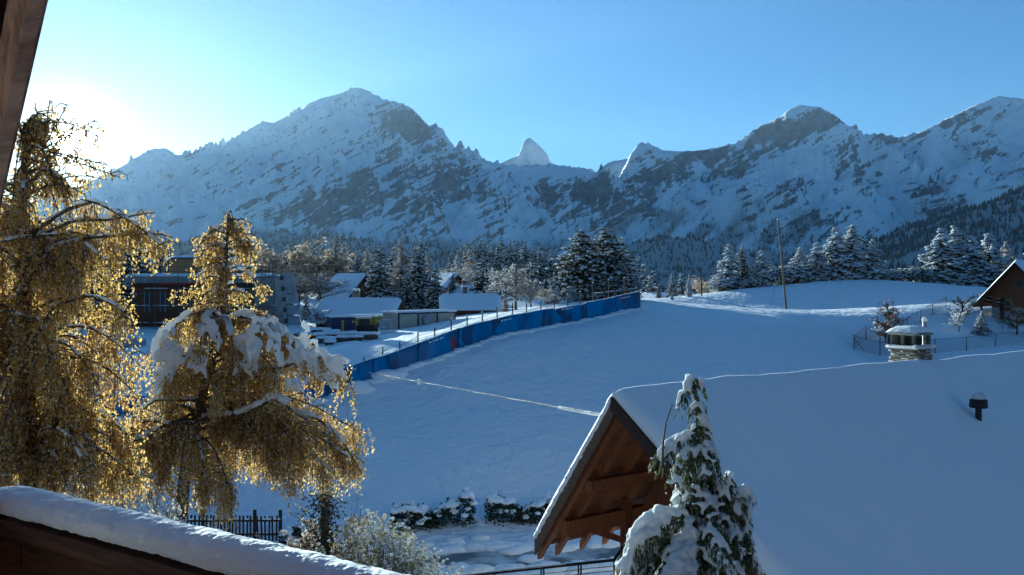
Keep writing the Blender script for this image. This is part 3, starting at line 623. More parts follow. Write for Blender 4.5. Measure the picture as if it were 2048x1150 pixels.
    fin(Geo().add(Vc.reshape(-1, 3), np.stack([i * 15 + j, i * 15 + j + 1, (i + 1) * 15 + j + 1, (i + 1) * 15 + j], -1).reshape(-1, 4)).obj('cap_snow', 'snow', ch, smooth=True))
    C = []; Rr = []
    for a in np.linspace(-.6, .6, 22):
        C += [c0 + U * a - S * .53 + Z3 * .76]; Rr += [(.08, .09, .05 + .05 * rng.random())]
    for b in np.linspace(-.5, .5, 16): C += [c0 - U * .58 - S * b + Z3 * .76]; Rr += [(.08, .09, .055)]
    fin(melt(Geo().blobs(C, Rr, 2, .1), 'collar_snow', 'snow_clump', ch, .03, 3))
    # slim metal flue behind the chimney and its snow hat
    kk = .8; ch.scale = (kk, kk, kk); ch.location = c0 * (1 - kk)
    fl = c0 + U * .56 - S * .1
    fp = fin(Geo().tube([fl + Z3 * .2, fl + Z3 * 1.3], .055, 12).obj('flue_pipe', 'grey_metal', root))
    fin(Geo().blobs([fl + Z3 * 1.34], [(.075, .075, .085)], 2, .03).obj('pipe_snow', 'snow_clump', fp, smooth=True))
    # roof vent low on the near slope
    vx = P(1957, 850, 1); 
    # find the roof point under that pixel: solve for s on the near slope
    best = None
    for s in np.linspace(-.5, -6.5, 400):
        for_u = None
        d = q(0, s, .3); a_, b_ = d, U
        # x/y of pixel must match: (d+U*u).x = k (d+U*u).y
        kx = (1957 - 1024) / F; u = (kx * d[1] - d[0]) / (U[0] - kx * U[1]); pt = d + U * u; py = 575 - pt[2] / pt[1] * F
        if best is None or abs(py - 848) < best[0]: best = (abs(py - 848), u, s)
    vb = q(best[1], best[2], .05)
    vt = fin(Geo().tube([vb, vb + Z3 * .78], .075, 12).obj('vent_pipe', 'dark_metal', root))
    sc_ = 1.0
    fin(Geo().tube([vb + Z3 * .66, vb + Z3 * .7, vb + Z3 * .86, vb + Z3 * .88], [.2, .21, .2, .1], 14).obj('vent_cap', 'dark_metal', vt, smooth=True))
    fin(Geo().blobs([vb + Z3 * .93], [(.17, .17, .11)], 2, .04).obj('vent_snow', 'snow_clump', vt, smooth=True))
    return q
chalet_q = build_chalet()

# ------------------------------------------------------------------ metal railing of the terrace below the chalet
def build_terrace_rail():
    a, b = P(1228, 1120, 18.0), P(880, 1163, 16.85); root = empty('terrace_railing', (*a[:2], a[2] - 1.05), 'dark metal mesh railing with snowy handrail beside the chalet post', 'railing')
    fin = finer(root)
    z = np.array((0, 0, 1.0)); b[2] = a[2] + .0
    fin(Geo().beam(a, b, .05, .05).obj('handrail', 'dark_metal', root)); fin(Geo().beam(a - z * 1.0, b - z * 1.0, .04, .04).obj('bottom_rail', 'dark_metal', root))
    for t in (0, .2, .215, .42, .435, .7, 1):
        p = a + (b - a) * t; fin(Geo().beam(p, p - z * 1.05, .035, .035, (0, 1, 0)).obj('post', 'dark_metal', root))
    g = Geo()
    for k in range(1, 9): g.beam(a - z * (.1 * k + .03), b - z * (.1 * k + .03), .012, .012)
    fin(g.obj('infill_wires', 'dark_metal', root))['kind'] = 'stuff'
    C = []; Rr = []
    for t in np.linspace(.3, 1, 70): C.append(a + (b - a) * t + z * .03); Rr.append((.05, .03, .025))
    fin(Geo().blobs(C, Rr, 1, .1).obj('rail_snow', 'snow_clump', root, smooth=True))
    C = []; Rr = []
    for k in (1, 3, 4):
        for t in np.linspace(.02, .95, 60):
            if rng.random() < .7: C.append(a + (b - a) * t - z * (.1 * k + .02)); Rr.append((.025, .018, .012))
    fin(Geo().blobs(C, Rr, 1, .2).obj('wire_snow', 'snow_clump', root))['kind'] = 'stuff'
    # side return with scrollwork towards the chalet
    c = a + np.array((.33, .9, 0)); fin(Geo().beam(a, c, .05, .05).obj('handrail', 'dark_metal', root))
    sg = Geo()
    for k in range(4):
        ce = a + (c - a) * .5 - z * (.2 + .22 * k); th = np.linspace(0, 6.0, 18); d = unit(c - a)
        sg.tube([ce + d * math.cos(x) * (.3 - .03 * x) + z * math.sin(x) * .1 for x in th], .014, 5)
    fin(sg.obj('scrollwork', 'dark_metal', root))
    # white terrace pier behind it
    p = np.array((2.55, 18.75, 0)); top = -6.45
    pr = tag(Geo().box((p[0], p[1], (top - 11.2) / 2), (.4, .4, 11.2 + top)).obj('terrace_pier', 'render_wall'), 'pale rendered pier under the chalet corner post', 'pier')
build_terrace_rail()

# ------------------------------------------------------------------ own balcony: snowy railing, and the roof edge at top left
def build_balcony():
    a = P(22, 985, 2.15); b = P(1010, 1225, 1.36); b[2] = a[2]; c = a + np.array((-.55, -.85, 0))
    root = empty('balcony_railing', (a[0], a[1], a[2] - 1.0), 'dark timber balcony railing topped with a thick roll of snow', 'railing')
    fin = finer(root); z = np.array((0, 0, 1.0))
    for p0, p1 in ((a, b), (a, c)):
        d = unit(p1 - p0); e = .0
        fin(Geo().beam(p0 - z * .07, p1 - z * .07, .11, .04).obj('top_rail', 'wood_rail', root))
        fin(Geo().beam(p0 - z * .16 + d * .05, p1 - z * .16, .035, .12).obj('upper_board', 'wood_rail', root))
        fin(Geo().beam(p0 - z * .95 + d * .05, p1 - z * .95, .06, .06).obj('lower_rail', 'wood_rail', root))
        L = np.linalg.norm(p1 - p0); nn = int(L / .135); side = np.array((d[1], -d[0], 0)) * .0
        for k in range(nn):
            m = p0 + d * (.1 + .135 * k); fin(Geo().beam(m - z * .2, m - z * .98, .024, .125, tuple(d)).obj('baluster_board', 'wood_rail', root))
    fin(Geo().beam(a - z * .09, a - z * 1.05, .12, .12, (0, 1, 0)).obj('corner_post', 'wood_rail', root))
    # snow roll: a half-round draped sheet with wind-roughened top
    g = Geo(); n, mm = 620, 44
    path = []
    for t in np.linspace(1, 0, 130): path.append(a + (c - a) * t)
    rest = [a + (b - a) * t for t in np.linspace(0, 1, 500)[1:]]
    path = np.array(path + rest); 
    # round off the corner
    ker = np.ones(19) / 19; pad = np.concatenate([np.repeat(path[:1], 9, 0), path, np.repeat(path[-1:], 9, 0)])
    path = np.stack([np.convolve(pad[:, i], ker, 'valid') for i in range(3)], -1)
    t = unit(np.gradient(path, axis=0)); side = np.stack([t[:, 1], -t[:, 0], 0 * t[:, 0]], -1)
    th = np.linspace(-.35, math.pi + .35, mm); s_ = np.concatenate([[0], np.cumsum(np.linalg.norm(np.diff(path, axis=0), axis=1))])
    SG, TG = np.meshgrid(s_, th, indexing='ij')
    ro = 1 + fbm(SG * 9, TG * 1.3, 4) * .06 + fbm(SG * 42, TG * 5, 3) * .035 + fbm(SG * 120, TG * 14, 2) * .02
    hgt = .041 * (1 + .1 * fbm(SG * 2.5, SG * 0, 2)); wid = .054
    V = path[:, None] + side[:, None] * (np.cos(TG) * wid * ro)[..., None] + z * ((np.sin(TG) * hgt * ro - .022))[..., None]
    i, j = np.meshgrid(np.arange(len(path) - 1), np.arange(mm - 1), indexing='ij')
    g.add(V.reshape(-1, 3), np.stack([i * mm + j, i * mm + j + 1, (i + 1) * mm + j + 1, (i + 1) * mm + j], -1).reshape(-1, 4))
    fin(g.obj('snow_roll', 'snow', root, smooth=True))
build_balcony()

def build_own_house():
    a = np.array((-2.25, .3, 0)); d = np.array((.865, -.5, 0)); root = empty('own_chalet', (4, -4, -10.6), 'brown timber front of the chalet whose balcony overlooks the valley', 'chalet'); fin = finer(root)
    n = np.array((-.5, -.865, 0)); L = 20.0; M = np.array([d, -n, (0, 0, 1)]).T; c = a + d * L / 2 + n * 4.5
    fin(Geo().box((c[0], c[1], -3.6), (L, 9, 14), M).obj('wall', 'wood_brown', root))
    for x in (3.2, 6.4, 9.6): q_ = a + d * x; w = fin(Geo().box((q_[0], q_[1], -.4), (1.3, .16, 1.5), M).obj('window', 'wood_dark', root)); fin(Geo().box((q_[0] - n[0] * .06, q_[1] - n[1] * .06, -.4), (1.1, .1, 1.3), M).obj('pane', 'glass_dark', w))
    g = c; r = Geo(); hz = 3.4
    for s_ in (-1, 1): pass
    p = [a - d * .6 - n * .9, a + d * (L + .6) - n * .9, a + d * (L + .6) + n * 9.9, a - d * .6 + n * 9.9]; m0, m1 = (p[0] + p[3]) / 2, (p[1] + p[2]) / 2; z = np.array((0, 0, 1.0))
    V = [p[0] + z * 3.2, p[1] + z * 3.2, p[2] + z * 3.2, p[3] + z * 3.2, m0 + z * 5.9, m1 + z * 5.9]; V = V + [v + z * .3 for v in V]
    fin(r.add(V, [(0, 1, 5, 4), (2, 3, 4, 5), (6, 10, 11, 7), (8, 11, 10, 9), (0, 6, 7, 1), (2, 8, 9, 3)]).obj('roof', 'wood_dark', root))
    fin(Geo().box((a + d * 4.5 - n * .95 + np.array((0, 0, -1.68)))[:3], (9, 2.1, .14), M).obj('balcony_floor', 'wood_dark', root))
build_own_house()

def build_roof_edge():
    A, B = P(54, 0, 3.0), P(-36, 440, 4.05); d = unit(B - A); A = A - d * 1.0; Lr = np.linalg.norm(B - A) + .5
    side = unit(np.cross(d, np.array((0, 0, 1.0)))); up = unit(np.cross(side, d))     # side points to the right of the roof edge
    if side[0] < 0: side = -side
    if up[2] < 0: up = -up
    root = empty('roof_overhang', tuple(A + d * 1.6), 'dark weathered timber roof edge with protruding slates at the upper left', 'roof edge')
    fin = finer(root)
    M = np.array([side, d, up]).T
    mid = A + d * Lr / 2
    fin(Geo().box(mid - side * .03 - up * .17, (.05, Lr, .3), M).obj('bargeboard', 'fascia', root))
    fin(Geo().box(mid - side * .075 - up * .36, (.04, Lr, .3), M).obj('bargeboard', 'fascia', root))
    for k in range(5): fin(Geo().box(mid - side * (.16 + .14 * k) - up * .05, (.13, Lr, .025), M).obj('soffit_board', 'fascia', root))
    fin(Geo().box(mid - side * .3 - up * .0, (.5, Lr, .04), M).obj('roof_batten', 'wood_dark', root))
    x = .0; k = 0
    while x < Lr:
        ln = .3 + .05 * (k % 3); w = .012 + .012 * ((k * 7) % 3)
        fin(Geo().box(A + d * (x + ln / 2) - side * (.15 - w) + up * (.035 - .004 * (k % 2)), (.3, ln * .98, .022), M @ np.array([[1, 0, 0], [0, 1, 0], [0, .05, 1]])).obj('slate', 'slate', root))
        if k % 2 == 0:
            p = A + d * (x + ln) - side * .005 + up * .0
            fin(Geo().tube([p, p - np.array((0, 0, .03)), p - np.array((0, 0, .055))], [.008, .006, .0015], 8).obj('icicle', 'ice', root, smooth=True))
        x += ln; k += 1
build_roof_edge()

# ------------------------------------------------------------------ foreground trees
def curve(a, b, rise, droop, n=9):
    """limb from a to b that first rises then hangs over"""
    t = np.linspace(0, 1, n)[:, None]; p = a + (b - a) * t
    p[:, 2] += rise * np.sin(t[:, 0] * math.pi) - droop * t[:, 0] ** 3
    return p
def leaf_strands(pts, lens, step, size, snow_frac, sway=.25):
    """hanging strands from points; returns leaf and snow-fleck arrays"""
    C = []
    for p, L in zip(pts, lens):
        n = max(2, int(L / step)); t = (np.arange(n) + rng.random(n) * .8) * step
        dr = rng.normal(0, sway, 2); q = np.stack([p[0] + dr[0] * t * (1 - .4 * t / L) + rng.normal(0, .035, n), p[1] + dr[1] * t + rng.normal(0, .035, n), p[2] - t + rng.normal(0, .015, n)], -1)
        C.append(q)
    C = np.concatenate(C); n = len(C)
    U = unit(rng.normal(0, .55, (n, 3)) + np.array((0, 0, -1.0))); W = unit(np.cross(U, rvec(n)))
    sz = rng.choice([.55, .8, 1.0, 1.2, 1.5], n)[:, None] * rng.uniform(.85, 1.15, n)[:, None] * size
    lf = (C, U * sz, W * sz * .62)
    k = rng.random(n) < snow_frac; Cs = C[k] + np.array((0, 0, .012)); ns = len(Cs)
    return lf, Cs, (np.array(pts), np.array(lens))
def build_birch(name, label, trunk, limbs, Ys, strand, size, snow_frac, drape=None, fleck=.02, limb_snow=.05, twig_m='bark'):
    base = np.array(trunk[0]); root = empty(name, tuple(base), label, 'tree'); fin = finer(root)
    trunk = np.array(trunk); fin(Geo().tube(trunk, np.linspace(.17, .02, len(trunk)), 10).obj('trunk', 'bark', root, smooth=True))
    br = Geo(); pts = []; lens = []; SN = []; SR = []; DR = []; DRr = []
    for lp, r0, smin, smax, dens, sn in limbs:
        br.tube(lp, np.linspace(r0, .008, len(lp)), 6, cap=False)
        seg = np.linalg.norm(np.diff(lp, axis=0), axis=1); L = seg.sum(); cum = np.concatenate([[0], np.cumsum(seg)]) / L
        at = lambda t: np.stack([np.interp(t, cum, lp[:, i]) for i in range(3)], -1)
        nsub = max(3, int(L * 4.2))
        for t in rng.uniform(.2, 1, nsub):          # side twigs
            p = at(np.array([t]))[0]; d = rvec(1)[0]; d[2] = -abs(d[2]) * .5 + .1; l2 = rng.uniform(.2, .6) * (1.15 - .5 * t)
            e = p + d * l2; m_ = (p + e) / 2 + np.array((0, 0, .06)); tw = np.array([p, m_, e, e - np.array((0, 0, .1))]); br.tube(tw, np.linspace(.012, .004, 4), 4, cap=False)
            k = int(dens * l2 * 10) + 2; tt = rng.random(k)[:, None]; pts += list(p + (e - p) * tt + rng.normal(0, .03, (k, 3))); lens += list(rng.uniform(smin, smax, k))
        k = int(L * dens * 8); pts += list(at(rng.uniform(.12, 1, k)) + rng.normal(0, .04, (k, 3))); lens += list(rng.uniform(smin, smax, k))
        if sn > 0:
            nn = int(L / .035); tt = np.linspace(.08, 1, nn); pp = at(tt); ok = (np.sin(tt * 23 + rng.random() * 9) + rng.normal(0, .4, nn)) > -.75; tz = np.abs(unit(np.gradient(pp, axis=0))[:, 2]); ok &= tz < .72
            pp = pp[ok]; rad = sn * rng.uniform(.65, 1.25, len(pp)); SN.append(pp + np.array((0, 0, 1.0)) * (rad * .75)[:, None]); SR.append(np.stack([rad, rad, rad * .85], -1))
    fin(br.obj('branches', twig_m, root, smooth=True))
    (C, U, W), Cs, (sp, sl_) = leaf_strands(pts, lens, strand, size, snow_frac)
    fin(Geo().quads(C, U, W).obj('foliage', 'gold_leaf', root))['kind'] = 'stuff'
    hl = np.stack([rng.normal(0, .06, len(sp)) * sl_, rng.normal(0, .06, len(sp)) * sl_, -sl_ / 2], -1)
    fin(Geo().quads(sp + hl, hl, unit(np.cross(hl, rvec(len(sp)))) * .006).obj('hanging_twigs', 'bark', root))['kind'] = 'stuff'
    n = len(Cs); sg = Geo(); uu = rvec(n) * fleck * rng.uniform(.6, 1.5, (n, 1)); ww = unit(np.cross(uu, rvec(n))) * fleck * .75
    sg.quads(Cs, uu, ww); fin(sg.obj('snow_dust', 'snow_fleck', root))['kind'] = 'stuff'
    if SN:
        g = Geo().blobs(np.concatenate(SN), np.concatenate(SR), 1, .12)
        if drape: g.blobs(drape[0], drape[1], 2, .14)
        fin(melt(g, 'branch_snow', 'snow_clump', root, .03, 2))['kind'] = 'stuff'
    return root

def centre_birch():
    Y = 18.0; pp = lambda px, py, dy=0: P(px, py, Y + dy)
    g0 = gz(-7.4, 18); trunk = [np.array((pp(352, 1000)[0], Y, g0 - .1)), pp(358, 1060), pp(372, 930), pp(398, 820), pp(428, 700), pp(446, 610), pp(452, 520), pp(457, 425)]
    T = np.array(trunk); zs = T[:, 2]
    def tr(z): return np.array([np.interp(z, zs, T[:, i]) for i in range(3)])
    z_of = lambda py: (575 - py) / F * Y
    limbs = []
    # spire
    for py in np.linspace(432, 612, 26):
        az = rng.uniform(0, 2 * math.pi); ln = np.interp(py, [430, 460, 520, 560, 612], [.18, .5, .45, .68, .72]) * rng.uniform(.6, 1.15); a = tr(z_of(py)); b = a + np.array((math.cos(az) * ln, math.sin(az) * ln * .8, -.02))
        limbs.append((curve(a, b, .13, .3 * ln / .6), .018, .07, .26, 1.5, .04))
    for sx in (-1, 1):
        for py in (470, 500, 550, 590): a = tr(z_of(py)); b = a + np.array((sx * np.interp(py, [470, 590], [.62, .85]) * rng.uniform(.8, 1.1), rng.normal(0, .15), -.1)); limbs.append((curve(a, b, .16, .35), .02, .08, .3, 1.6, .05))
    # snow shoulders
    ends = [(300, 700, .2), (318, 690, -.7), (350, 690, .9), (395, 700, -1.2), (470, 700, -1.3), (560, 690, -.9), (610, 700, .3), (585, 680, 1.0), (650, 740, -.3), (690, 770, .3), (440, 690, 1.3)]
    for ex, ey, dy in ends:
        a = tr(z_of(rng.uniform(632, 668))); b = pp(ex, ey, dy); limbs.append((curve(a, b, .45, .12, 11), .05, .2, .75, 1.1, .075))
    # arching right limbs with clean snow lines
    limbs.append((np.array([tr(z_of(760)), pp(500, 740, -.5), pp(560, 735, -.7), pp(600, 722, -.8), pp(640, 716, -.8), pp(690, 730, -.8), pp(705, 780, -.8)]), .05, .15, .55, 1.0, .09))
    limbs.append((np.array([tr(z_of(840)), pp(480, 830, -.7), pp(520, 812, -.9), pp(548, 795, -1.0), pp(575, 812, -1.0), pp(590, 850, -1.0)]), .05, .1, .45, .9, .09))
    limbs.append((np.array([tr(z_of(860)), pp(520, 835, -.3), pp(580, 822, -.4), pp(640, 840, -.5), pp(690, 890, -.5), pp(720, 940, -.4)]), .05, .15, .65, 1.3, .07))
    limbs.append((np.array([tr(z_of(845)), pp(330, 850, -.8), pp(280, 878, -1.0), pp(235, 892, -1.0), pp(205, 888, -1.0)]), .05, .2, .6, 1.2, .06))
    limbs.append((np.array([tr(z_of(800)), pp(360, 800, -.3), pp(310, 800, -.4), pp(270, 830, -.4), pp(255, 880, -.4)]), .05, .2, .6, 1.2, .06))
    # lower golden skirt
    for k in range(46):
        py = rng.uniform(690, 940); a = tr(z_of(py)); az = rng.uniform(0, 2 * math.pi); wpx = np.interp(py, [690, 780, 850, 940], [200, 255, 290, 285]) * rng.uniform(.45, 1.05)
        cxp = 455; bx = P(cxp + math.cos(az) * wpx, 0, Y)[0]; by = Y + math.sin(az) * wpx * .0109 * .75
        b = np.array((bx, by, z_of(py + rng.uniform(-10, 70)))); limbs.append((curve(a, b, .35, .25), .035, .25, .85, 1.25, .035 if rng.random() < .45 else 0))
    for ex, ey, dy in ((190, 935, -.5), (182, 985, -.2), (225, 955, -.9), (212, 905, .3), (250, 985, -1.0), (700, 935, -.6), (728, 945, -.2), (665, 965, -.9), (640, 905, -1.0), (300, 990, -1.2), (600, 985, -1.0)):
        a = tr(z_of(rng.uniform(800, 900))); limbs.append((curve(a, pp(ex, ey - 30, dy), .4, .12, 11), .04, .3, .8, 1.2, .04 if rng.random() < .6 else 0))
    # drapes of snow over the shoulder strands
    C = []; Rr = []
    cl = np.concatenate([rng.uniform(300, 425, 13), rng.uniform(476, 605, 13), rng.uniform(600, 690, 5)]); cy = rng.random(len(cl)); cd = rng.uniform(-1.3, -.3, len(cl))
    for k in range(300):
        ci = rng.integers(0, len(cl)); ex = cl[ci] + rng.normal(0, 9); topy = np.interp(ex, [290, 340, 420, 460, 520, 600, 690], [700, 650, 632, 680, 640, 662, 738]); dy = cd[ci] + rng.normal(0, .08)
        p = pp(ex, topy + 100 * cy[ci] ** 1.2 * (1 if ex < 600 else .45) + rng.normal(0, 9), dy); r0 = rng.uniform(.035, .085) * (1.2 if rng.random() < .15 else 1); ln = rng.uniform(.06, .36); nb = max(2, int(ln / .045)); sl = rng.normal(0, .3) + (ex - 460) * .0016
        for j in range(nb):
            t = j / nb; r = r0 * (1 - .6 * t) * rng.uniform(.75, 1.15); C.append(p + np.array((sl * j * .045, 0, -j * .045))); Rr.append((r * 1.1, r, r))
    build_birch('birch_tree', 'golden weeping birch heaped with snow, narrow pointed top, behind the balcony railing', trunk, limbs, Y, .03, .028, .38, (C, Rr), .018)
centre_birch()

def left_birch():
    Y = 14.0; pp = lambda px, py, dy=0: P(px, py, Y + dy)
    g0 = gz(-8.4, 14); trunk = [np.array((pp(62, 900)[0], Y, g0 - .1)), pp(60, 900), pp(52, 720), pp(50, 560), pp(50, 420), pp(48, 320), pp(50, 245)]
    T = np.array(trunk); zs = T[:, 2]; tr = lambda z: np.array([np.interp(z, zs, T[:, i]) for i in range(3)]); z_of = lambda py: (575 - py) / F * Y
    limbs = []
    for k in range(104):
        py = 250 + 700 * rng.random() ** .7; a = tr(z_of(py)); az = rng.uniform(0, 2 * math.pi)
        w = np.interp(py, [235, 300, 380, 470, 600, 760, 940], [70, 95, 130, 215, 215, 225, 200]) * rng.uniform(.4, 1.05)
        cx = np.interp(py, [235, 340, 420, 600, 880], [45, 40, 65, 55, 70]); b = np.array((P(cx + math.cos(az) * w, 0, Y)[0], Y + math.sin(az) * w * .0085 * .8, z_of(py + rng.uniform(-30, 45))))
        limbs.append((curve(a, b, .32, .35), .03, .12 if py < 380 else .25, .38 if py < 380 else .85, 1.0 if py < 380 else 1.25, (.038 if rng.random() < .65 else 0)))
    for q_ in ([(60, 470), (130, 420), (190, 402), (230, 425), (280, 455), (320, 490)], [(60, 480), (150, 440), (220, 440), (270, 430), (310, 425)], [(60, 560), (120, 470), (60, 472), (0, 485)], [(60, 560), (100, 500), (160, 480), (210, 520)],
               [(55, 700), (110, 610), (180, 590), (230, 610), (260, 640)], [(55, 520), (140, 480), (240, 470), (320, 468), (345, 475)], [(55, 640), (20, 620), (-40, 640)]):
        p = np.array([pp(x, y, -.6 - .1 * i) for i, (x, y) in enumerate(q_)]); t0 = np.linspace(0, 1, len(p)); tt = np.linspace(0, 1, 14); lp = np.stack([np.interp(tt, t0, p[:, i]) for i in range(3)], -1)
        limbs.append((lp, .035, .12, .5, 1.3, .042))
    for k in range(22):
        a = tr(z_of(rng.uniform(250, 400))); ex, ey = rng.uniform(20, 205), rng.uniform(225, 400); limbs.append((curve(a, pp(ex, ey, rng.normal(0, .5)), .12, .15), .014, .06, .26, 1.3, .02 if rng.random() < .4 else 0))
    # thin upright shoots against the sky
    for sx, sy in ((70, 205), (100, 200), (135, 208), (190, 240), (150, 250), (215, 330), (240, 355)):
        a = pp(85, 300); b = pp(sx, sy); limbs.append((np.array([a, (a + b) / 2, b]), .01, .03, .1, 1.3, 0))
    build_birch('birch_tree', 'large golden birch at the left edge with the low sun behind it', trunk, limbs, Y, .031, .027, .36, None, .016)
left_birch()

def build_thuja():
    Y = 9.5; pp = lambda px, py, dy=0: P(px, py, Y + dy); s = Y / F
    base = np.array((pp(1392, 0)[0], Y, gz(2.1, 9.5) - .05)); root = empty('thuja_tree', tuple(base), 'dark green conifer bowed under heavy snow in front of the chalet roof', 'tree'); fin = finer(root)
    tk = np.array([base, pp(1392, 1150), pp(1394, 1000), pp(1400, 900), pp(1400, 840), pp(1392, 790), pp(1378, 760)])
    fin(Geo().tube(tk, np.linspace(.11, .012, len(tk)), 8).obj('trunk', 'bark', root, smooth=True))
    stem = np.array([pp(1325, 935, -.25), pp(1326, 890, -.25), pp(1332, 845, -.25), pp(1345, 808, -.25)]); fin(Geo().tube(stem, np.linspace(.014, .006, 4), 6).obj('bare_stem', 'bark', root, smooth=True))
    # sprays: (px, py) of the shoulder, end, depth, width
    SPR = []
    def spray(a, e, dy, w=.09, snow=1.0): SPR.append((np.array(pp(*a, dy * .3)), np.array(pp(*e, dy)), w, snow))
    for a, e, dy, w in [((1392, 778), (1372, 748), -.05, .05), ((1385, 765), (1358, 800), -.1, .07), ((1390, 760), (1412, 775), 0, .03), ((1396, 800), (1392, 850), -.1, .07), ((1398, 830), (1418, 870), -.15, .08), ((1396, 850), (1380, 880), -.2, .08),
                        ((1396, 868), (1320, 910), -.2, .08), ((1396, 880), (1300, 900), -.1, .05), ((1400, 870), (1445, 930), -.1, .09), ((1400, 890), (1420, 930), -.35, .09), ((1396, 900), (1345, 940), -.35, .1)]: spray(a, e, dy, w)
    for k in range(88):
        py = 905 + 300 * rng.random() ** .8; az = rng.uniform(0, 2 * math.pi); hw = np.interp(py, [900, 950, 1000, 1060, 1110, 1200], [48, 72, 88, 112, 150, 170]) * rng.uniform(.35, 1.18)
        ex = 1388 + math.cos(az) * hw * (1.0 if math.cos(az) < 0 else .85); dy = math.sin(az) * hw * s * .85
        if dy > .35: continue
        spray((1392, py - 28), (ex, py + rng.uniform(0, 22)), dy, rng.uniform(.075, .125))
    # second leader at right
    for k in range(34):
        py = 965 + 200 * rng.random(); az = rng.uniform(0, 2 * math.pi); hw = np.interp(py, [960, 1000, 1060, 1160], [22, 42, 58, 62]) * rng.uniform(.5, 1.1); spray((1452, py - 24), (1452 + math.cos(az) * hw, py + 8), math.sin(az) * hw * s, rng.uniform(.06, .1))
    for a, e in (((1470, 985), (1512, 985)), ((1470, 1000), (1505, 1020)), ((1475, 1060), (1510, 1090)), ((1480, 1110), (1530, 1140))): spray(a, e, -.1, .06)
    for a, e in (((1330, 1040), (1262, 1060)), ((1330, 1060), (1255, 1090)), ((1330, 1100), (1242, 1112)), ((1320, 1120), (1238, 1140)), ((1340, 1030), (1300, 1040))): spray(a, e, -.35, .12)
    br = Geo(); lc = []; lu = []; lw = []; SC = []; SR = []
    for a, e, w, sn in SPR:
        L = np.linalg.norm(e - a); n = max(8, int(L / .03)); t = np.linspace(0, 1, n); c = a + (e - a) * t[:, None]; c[:, 2] += .10 * np.sin(t * math.pi) * min(1, L / .4) - .16 * t ** 3 * min(1, L / .4)
        br.tube(c[::2], np.linspace(.016, .004, len(c[::2])), 5, cap=False)
        d = unit(np.gradient(c, axis=0)); side = unit(np.cross(d, np.array((0, 0, 1.0)))); m = int(L * 560) + 60; ti = rng.uniform(.15, 1.02, m); ii = np.clip((ti * (n - 1)).astype(int), 0, n - 1)
        sg = rng.choice([-1, 1], m)[:, None]; off = rng.random(m)[:, None] * w * 1.5; ctr = c[ii] + side[ii] * sg * off - np.array((0, 0, 1.0)) * (off * .55 + rng.random((m, 1)) * .075)
        u = unit(d[ii] * .7 + side[ii] * sg * .55 + np.array((0, 0, -.9)) + rng.normal(0, .3, (m, 3))); wv = unit(np.cross(u, rvec(m)))
        sz = rng.uniform(.025, .055, m)[:, None]; lc.append(ctr); lu.append(u * sz); lw.append(wv * sz * .19)
        # snow cushion over the spray
        for j in range(0, n):
            tj = t[j]
            if tj < .25 or rng.random() > .88: continue
            r = w * (.95 * math.sin(min(1, .25 + tj * 1.0) * math.pi * .62)) * rng.uniform(.6, 1.0) * .6
            for _ in range(2):
                o_ = rng.normal(0, .36) * w; SC.append(c[j] + side[j] * o_ + np.array((0, 0, r * .62 - abs(o_) * .5 + .012))); SR.append((r, r, r * .72))
        for _ in range(4):   # lobes that hang over the edge
            j = int(rng.uniform(.4, 1) * (n - 1)); sgn = rng.choice([-1, 1]); p0 = c[j] + side[j] * sgn * w * .7
            for q_ in range(4): SC.append(p0 + side[j] * sgn * .012 * q_ + np.array((0, 0, .015 - .032 * q_))); rr = .034 - .005 * q_; SR.append((rr, rr, rr * 1.2))
    fin(br.obj('branches', 'bark', root, smooth=True))
    fin(Geo().quads(np.concatenate(lc), np.concatenate(lu), np.concatenate(lw)).obj('foliage', 'thuja_leaf', root))['kind'] = 'stuff'
    LC = np.concatenate(lc); kf = rng.random(len(LC)) < .3; LC = LC[kf] + np.array((0, 0, .008)); nn = len(LC); u = rvec(nn) * rng.uniform(.006, .016, (nn, 1))
    fin(Geo().quads(LC, u, unit(np.cross(u, rvec(nn))) * .009).obj('snow_dust', 'snow_fleck', root))['kind'] = 'stuff'
    fin(melt(Geo().blobs(SC, SR, 1, .1), 'snow_cushions', 'snow_clump', root, .018, 3))
build_thuja()

